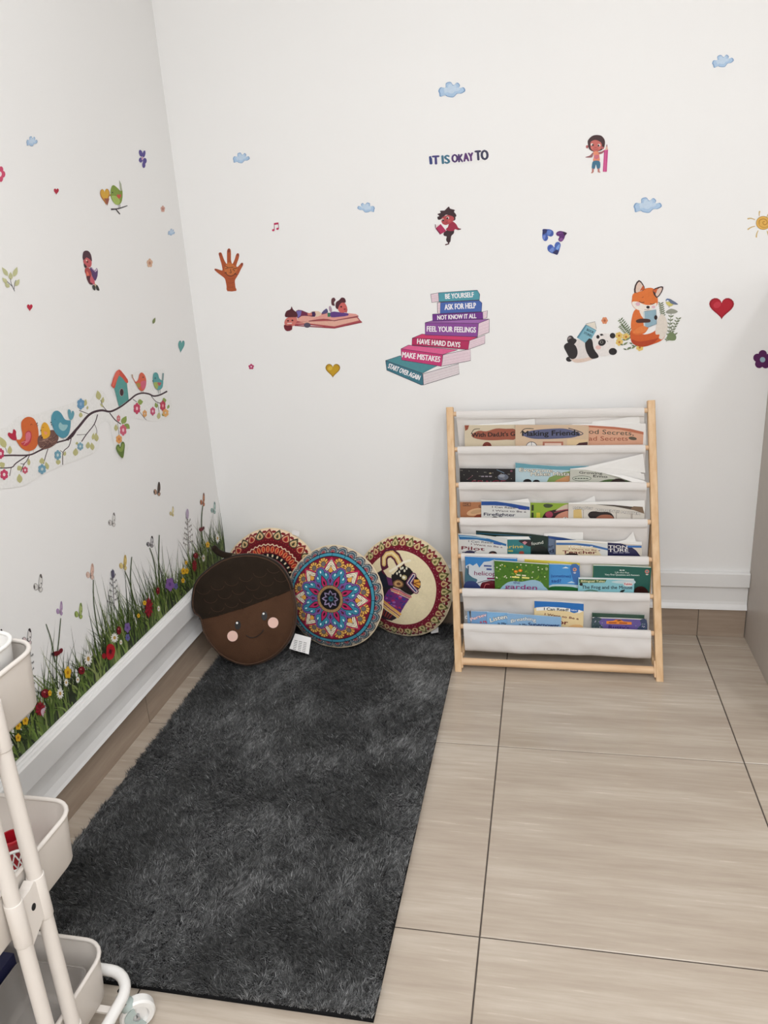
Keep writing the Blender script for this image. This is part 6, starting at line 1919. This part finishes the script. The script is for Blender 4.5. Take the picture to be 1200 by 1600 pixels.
# red flowers
nm('poppy'); p.poly([(166, 1022), (167, 1010), (172, 1006), (178, 1009), (180, 1017), (177, 1028), (171, 1031), (167, 1028)], (178, 26, 40), 3); p.ell(172.5, 1018, 2.2, 4, (80, 16, 24)); p.flower(172.5, 1018, 5, 9, (150, 16, 34), None, 6, 10, 0.22)
nm('flower_bud'); p.ell(162.5, 1025, 3.2, 4.5, (150, 22, 34))
for x, y, rx, ry in ((232.5, 950, 7.5, 18), (304, 884, 4.5, 11), (63, 1108, 9.5, 13)):
    nm('red_tassel_flower')
    for k in range(12):
        t = 2 * math.pi * k / 12
        p.leaf(x, y, x + rx * math.sin(t), y - ry * math.cos(t) * (1.0 if math.cos(t) > 0 else 0.9), rx * 0.5, (120, 22, 36) if k % 2 else (150, 34, 48), keep=True)
    p.lay += p.step
nm('red_tassel_flower'); 
for k in range(6):
    p.leaf(64, 1110, 68 + k * 1.0, 1121 - k * 3.2, 2.6, (206, 178, 190), keep=True)
p.lay += p.step
# ladybirds
for x, y, rx, ry in ((186, 985, 3.4, 6.5), (127.5, 1047.6, 5, 6.2), (71, 1083.6, 6.5, 7), (306, 868, 3.6, 4.6), (247, 923, 2.8, 5.5)):
    nm('ladybird'); p.ell(x - rx * 0.75, y, rx * 0.5, ry * 0.6, (24, 18, 20)); p.ell(x, y, rx, ry, (120, 18, 32)); p.ell(x - rx * 0.2, y - ry * 0.35, rx * 0.28, ry * 0.22, (206, 120, 120)); p.ell(x + rx * 0.3, y + ry * 0.25, rx * 0.2, ry * 0.2, (40, 12, 16)); p.stroke([(x - rx * 0.6, y - ry * 0.75), (x + rx * 0.9, y + ry * 0.1)], 0.5, (50, 12, 20), 0)
nm('ladybird'); p.ell(88, 1021, 7, 3.6, (104, 22, 32), -15); p.ell(95, 1017, 3, 4.5, (110, 26, 36), 30); p.ell(83, 1022, 2.4, 2.6, (28, 18, 20))
nm('ladybird'); p.ell(314.5, 827, 3.6, 3, (110, 30, 36), -20); p.ell(318, 825, 1.6, 2.6, (90, 24, 30))
# yellow flowers
for x, y, rx, ry in ((106, 1051, 5, 9), (39.5, 1126, 4.8, 6.8), (28.5, 1152.5, 4.2, 6.2), (28.5, 1134, 4.6, 6.5), (286.5, 892.5, 3.4, 5.2), (292, 892, 2.8, 4.6), (286, 907, 2.6, 4), (324.6, 851, 3, 4.6), (226, 942, 2.8, 3.6), (216.5, 962, 2.4, 3.4), (78, 1083, 2.6, 4.6), (291, 879, 2, 3)):
    nm('yellow_flower'); p.flower(x, y, rx, ry, (222, 176, 42), (176, 118, 24), 5, 0, 0.5, 0.34)
# violet flowers
for x, y, rx, ry, col in ((265.5, 913, 6.5, 10, (134, 96, 160)), (199, 980.5, 4.6, 7.5, (124, 100, 156)), (199.5, 996, 3.4, 5.5, (96, 100, 150)), (275, 916, 3, 5, (100, 100, 150))):
    nm('violet_flower'); p.flower(x, y, rx, ry, col, (96, 64, 130), 5, 30, 0.5, 0.3)
p.build_into(ms)

# ------------------------------------------------------------------ butterflies
def butterfly(label, x, y, w, h, c1_, c2_, edge, tilt=0):
    s, p = S('butterfly_sticker', label, 'L', group='butterfly stickers')
    c, si = math.cos(math.radians(tilt)), math.sin(math.radians(tilt))
    def q(pts):
        return [(x + (a * w) * c - (b * h) * si, y + (a * w) * si + (b * h) * c) for a, b in pts]
    up = [(-0.04, 0.16), (-0.02, -0.15), (0.06, -0.45), (0.20, -0.50), (0.30, -0.30), (0.32, 0.0), (0.22, 0.22), (0.08, 0.30)]
    lf = [(-0.06, 0.20), (-0.26, 0.02), (-0.46, 0.06), (-0.50, 0.24), (-0.36, 0.40), (-0.12, 0.36)]
    lo = [(0.02, 0.26), (0.22, 0.22), (0.34, 0.34), (0.22, 0.50), (0.02, 0.46)]
    for sh, cc in ((lf, c2_), (lo, c2_), (up, c1_)):
        p.poly(q(sh), edge, 3)
        cx = sum(a for a, b in sh) / len(sh); cy = sum(b for a, b in sh) / len(sh)
        p.poly(q([(cx + (a - cx) * 0.84, cy + (b - cy) * 0.88) for a, b in sh]), cc, 3)
    p.poly(q([(0.07, -0.42), (0.20, -0.49), (0.29, -0.30), (0.18, -0.28)]), edge, 3)
    p.poly(q([(-0.44, 0.10), (-0.48, 0.24), (-0.38, 0.34), (-0.36, 0.2)]), edge, 3)
    p.ell(x + 0.20 * w, y + 0.02 * h, w * 0.05, h * 0.05, edge, n=8)
    p.stroke(q([(0.0, 0.08), (-0.02, 0.42)]), w * 0.05, (70, 60, 56), 0)
    s.done()
butterfly('white butterfly sticker with grey edges, left on the bare wall under the nest', 61, 911, 17, 28, (222, 220, 216), (216, 214, 210), (96, 90, 88))
butterfly('pale butterfly sticker with thin dark outline in the middle of the bare wall', 176, 812, 13, 22, (222, 220, 216), (216, 212, 208), (120, 114, 112))
butterfly('dark brown butterfly sticker, lower right of the heart-shaped leaf', 246.5, 764, 13, 22, (78, 60, 50), (172, 136, 112), (50, 38, 34))
butterfly('tiny yellow butterfly sticker above the grass near the corner', 269, 799, 8, 16, (226, 212, 160), (206, 190, 130), (190, 176, 140))
butterfly('orange brown butterfly sticker on the tallest grass by the corner', 317, 780.5, 9, 21, (190, 128, 92), (182, 110, 74), (110, 70, 52))
butterfly('pale blue-green butterfly sticker nearest the room corner', 334, 793.5, 9, 19, (176, 196, 190), (150, 176, 170), (110, 140, 136))
butterfly('grey and black butterfly sticker on a bent grass stem', 235.5, 846.5, 13, 18, (190, 188, 190), (150, 146, 150), (50, 46, 50))
butterfly('yellow butterfly sticker perched above a grass stem', 193.5, 879, 14, 24, (222, 196, 120), (226, 206, 138), (196, 166, 96))
butterfly('peach butterfly sticker perched above a grass stem', 142, 893, 15, 25, (226, 190, 174), (224, 196, 182), (196, 160, 144))
butterfly('lilac butterfly sticker over the tall stem', 94, 950.5, 12, 22, (186, 160, 190), (176, 150, 184), (160, 134, 170))
butterfly('green butterfly sticker resting over the grass', 124, 954.5, 15, 25, (176, 190, 120), (160, 178, 100), (120, 136, 74))
butterfly('black-veined white butterfly sticker with a pink wing tip, beside the white trolley', 43.5, 995, 18, 26, (226, 222, 220), (214, 196, 198), (64, 54, 56))
butterfly('black-tipped butterfly sticker at the very left edge, half outside the picture', 0, 994, 14, 22, (222, 218, 216), (206, 200, 198), (44, 38, 40))

# ------------------------------------------------------------------ trolley
TX0, TX1, TY0, TY1 = 0.030, 0.405, -1.800, -1.527
cart = thing('utility_trolley', 'cream three-tier trolley on castors at the lower left', 'trolley', ((TX0 + TX1) / 2, (TY0 + TY1) / 2, 0))
def rrect(x0, x1, y0, y1, r, z, n=7):
    pts = []
    for cx, cy, a0 in ((x1 - r, y1 - r, 0), (x0 + r, y1 - r, 90), (x0 + r, y0 + r, 180), (x1 - r, y0 + r, 270)):
        for k in range(n):
            a = math.radians(a0 + 90 * k / (n - 1))
            pts.append((cx + r * math.cos(a), cy + r * math.sin(a), z))
    return pts
def basket(zr, depth, parent, name='basket', material='cart', x0=TX0, x1=TX1, y0=TY0, y1=TY1, r=0.042, th=0.0025, taper=0.006, rim=0.0036):
    a = lambda i, z: rrect(x0 + i, x1 - i, y0 + i, y1 - i, max(0.01, r - i), z)
    rows = [a(0, zr), a(taper, zr - depth + 0.008), a(taper + 0.004, zr - depth + 0.002), a(taper + 0.012, zr - depth)]
    inn = [a(taper + 0.014, zr - depth + th), a(taper + 0.006, zr - depth + 0.004), a(taper + th, zr - depth + 0.010), a(th, zr)]
    mb = MB(); mb.grid(rows + inn, closed=True)
    n = len(rows[0])
    mb.add(rows[-1], [tuple(range(n))[::-1]]); mb.add(inn[0], [tuple(range(n))])
    bk = mb.build(name, material, parent); smooth_by_angle(bk, 50)
    mb = MB(); mb.tube(a(0.0006, zr), rim, 8, closed=True); mb.build('rim', material, bk, smooth=True)
    return bk
LEV = ((0.171, 0.092), (0.457, 0.092), (0.738, 0.094))
PX, PYB, PYA, PR = 0.4165, -1.6590, -1.7075, 0.0108
bks = [basket(z, d, cart) for z, d in LEV]
for y in (PYB, PYA):
    mb = MB(); mb.tube([(PX, y, 0.088), (PX, y, 0.7205)], PR, 18); smooth_by_angle(mb.build('post', 'cart', cart))
for (z, d), bk in zip(LEV, bks):
    z1, z0 = z - 0.016, z - 0.088
    mb = MB()
    for y in (PYB, PYA):
        mb.lathe((PX, y, z0), (0, 0, 1), [(PR, 0), (PR + 0.0012, 0.0), (PR + 0.0015, 0.001), (PR + 0.0015, z1 - z0 - 0.001), (PR + 0.0012, z1 - z0), (PR, z1 - z0)], 20)
    br = mb.build('post_sleeve', 'cart', bk, smooth=True)
    mb = MB()
    # web plate between the posts, with a scooped top edge
    yA, yB = PYA + PR * 0.6, PYB - PR * 0.6
    prof = [(yA, z0 - 0.012), (yB, z0 + 0.01), (yB, z1 - 0.004), (yB - 0.006, z1 + 0.001), ((yA + yB) / 2, z1 - 0.004), (yA + 0.006, z1 - 0.004), (yA, z1 - 0.010)]
    mb.slab([(PX + 0.0075, y, zz) for y, zz in prof], (-0.016, 0, 0))
    pl_ = mb.build('bracket_plate', 'cart', bk)
    mb = MB(); ring = [(PX + 0.0080, (yA + yB) / 2 + 0.0045 * math.cos(t), (z0 + z1) / 2 + 0.004 + 0.0055 * math.sin(t)) for t in np.linspace(0, 2 * math.pi, 18, endpoint=False)]
    mb.slab(ring, (-0.004, 0, 0)); sc = mb.build('screw', 'chrome', bk)
# loop of tube around the base
mb = MB(); mb.tube(rrect(TX0 - 0.012, TX1 + 0.029, TY0 - 0.022, TY1 + 0.012, 0.05, 0.092, 8), 0.0095, 12, closed=True); mb.build('base_loop', 'cart_white', cart, smooth=True)
mb = MB()
for y in (TY0 + 0.05, TY1 - 0.05):
    mb.box(TX0 - 0.012, TX1 + 0.029, y - 0.006, y + 0.006, 0.079, 0.083)
mb.build('base_bar', 'cart', cart)
def castor(cx, cy, ang):
    c, si = math.cos(ang), math.sin(ang)
    ax = Vector((-si, c, 0)); fw = Vector((c, si, 0))
    wc = Vector((cx, cy, 0.0305)) + fw * 0.018
    mb = MB()
    R_ = 0.030
    mb.lathe(wc, ax, [(0.001, -0.006), (R_ - 0.014, -0.006), (R_ - 0.011, -0.0105), (R_ - 0.003, -0.0105), (R_, -0.007), (R_, 0.007), (R_ - 0.003, 0.0105), (R_ - 0.011, 0.0105), (R_ - 0.014, 0.006), (0.001, 0.006)], 32)
    wh = mb.build('castor_wheel', 'cart_white', cart); smooth_by_angle(wh, 40)
    # curved side plates of the fork, hugging the lower half of the wheel
    mb = MB()
    for s_ in (-1, 1):
        out_ = []
        for t in np.linspace(math.radians(100), math.radians(300), 14):
            out_.append(wc + fw * (0.0225 * math.cos(t)) + Vector((0, 0, 0.0225 * math.sin(t))))
        for t in np.linspace(math.radians(300), math.radians(100), 10):
            out_.append(wc + fw * (0.009 * math.cos(t)) + Vector((0, 0, 0.009 * math.sin(t))))
        mb.slab([q + ax * (s_ * 0.0130) for q in out_], ax * (-s_ * 0.0022))
    mb.tube([wc - fw * 0.012 + Vector((0, 0, 0.022)), wc - fw * 0.016 + Vector((0, 0, 0.030)), Vector((cx, cy, 0.064))], [0.0135, 0.0125, 0.009], 14)
    smooth_by_angle(mb.build('castor_fork', 'hood', wh), 40)
    mb = MB(); mb.lathe(wc, ax, [(0.0001, -0.0145), (0.003, -0.0145), (0.003, 0.0145), (0.0001, 0.0145)], 12); mb.build('axle', 'chrome', wh)
    mb = MB(); mb.lathe((cx, cy, 0.060), (0, 0, 1), [(0.001, 0), (0.0105, 0), (0.0105, 0.005), (0.008, 0.006), (0.008, 0.009), (0.0105, 0.010), (0.0105, 0.015), (0.005, 0.016), (0.005, 0.03)], 18); smooth_by_angle(mb.build('castor_stem', 'chrome', wh), 40)
castor(0.422, -1.547, 0.67)
castor(0.419, -1.806, 0.67)
castor(0.033, -1.533, 0.67)
castor(0.033, -1.806, 0.67)

# --- things on the trolley
tray = thing('plastic_tray', 'white plastic tray sitting in the top tier of the trolley', 'tray', (0.2, -1.68, 0.66))
basket(0.7585, 0.085, tray, 'tray_body', 'cart_white', TX0 + 0.022, TX1 - 0.016, TY0 + 0.018, TY1 - 0.014, 0.040, 0.002, 0.006, 0.003)
mb = MB(); mb.lathe((0.345, TY1 - 0.0172, 0.738), (0, -1, 0), [(0.0045, 0), (0.0045, 0.001), (0.001, 0.0012)], 14); mb.build('hole', 'grey_panel', tray)
binn = thing('clear_bin', 'smoky clear plastic bin inside the bottom tier of the trolley', 'storage bin', (0.32, -1.675, 0.084))
basket(0.150, 0.065, binn, 'bin_body', 'clear', 0.256, 0.386, -1.786, -1.562, 0.016, 0.002, 0.008, 0.0018)
mb = MB(); mb.box(0.085, 0.250, -1.780, -1.566, 0.0835, 0.166)
tag(mb.build('storage_box', 'navy', org=(0.168, -1.673, 0.0835)), 'dark navy box beside the clear bin in the bottom tier of the trolley', 'box')
pot = thing('lattice_pot', 'white lattice plastic pot in the middle tier of the trolley', 'pot', (0.357, -1.626, 0.368))
pc = Vector((0.357, -1.626, 0.3685))
mb = MB()
for k in range(14):
    for s in (1, -1):
        pth = []
        for j in range(7):
            a = 2 * math.pi * k / 14 + s * j * 0.16
            r_ = 0.019 + 0.003 * j / 6
            pth.append(pc + Vector((r_ * math.cos(a), r_ * math.sin(a), 0.004 + 0.052 * j / 6)))
        mb.tube(pth, 0.0011, 5)
mb.build('lattice', 'cart_white', pot, smooth=True)
mb = MB(); mb.tube([pc + Vector((0.0222 * math.cos(t), 0.0222 * math.sin(t), 0.058)) for t in np.linspace(0, 2 * math.pi, 24, endpoint=False)], 0.0024, 8, closed=True)
mb.lathe(pc, (0, 0, 1), [(0.001, 0), (0.0192, 0), (0.0198, 0.005), (0.001, 0.005)], 20); mb.build('rim_and_base', 'cart_white', pot, smooth=True)
cup = thing('red_cup', 'red plastic cup in the middle tier of the trolley', 'cup', (0.318, -1.581, 0.368))
mb = MB(); mb.lathe((0.318, -1.581, 0.3685), (0, 0, 1), [(0.001, 0), (0.014, 0), (0.0160, 0.052), (0.0180, 0.054), (0.0180, 0.059), (0.0145, 0.0595), (0.0125, 0.004), (0.001, 0.004)], 26); smooth_by_angle(mb.build('cup_body', 'red', cup), 45)
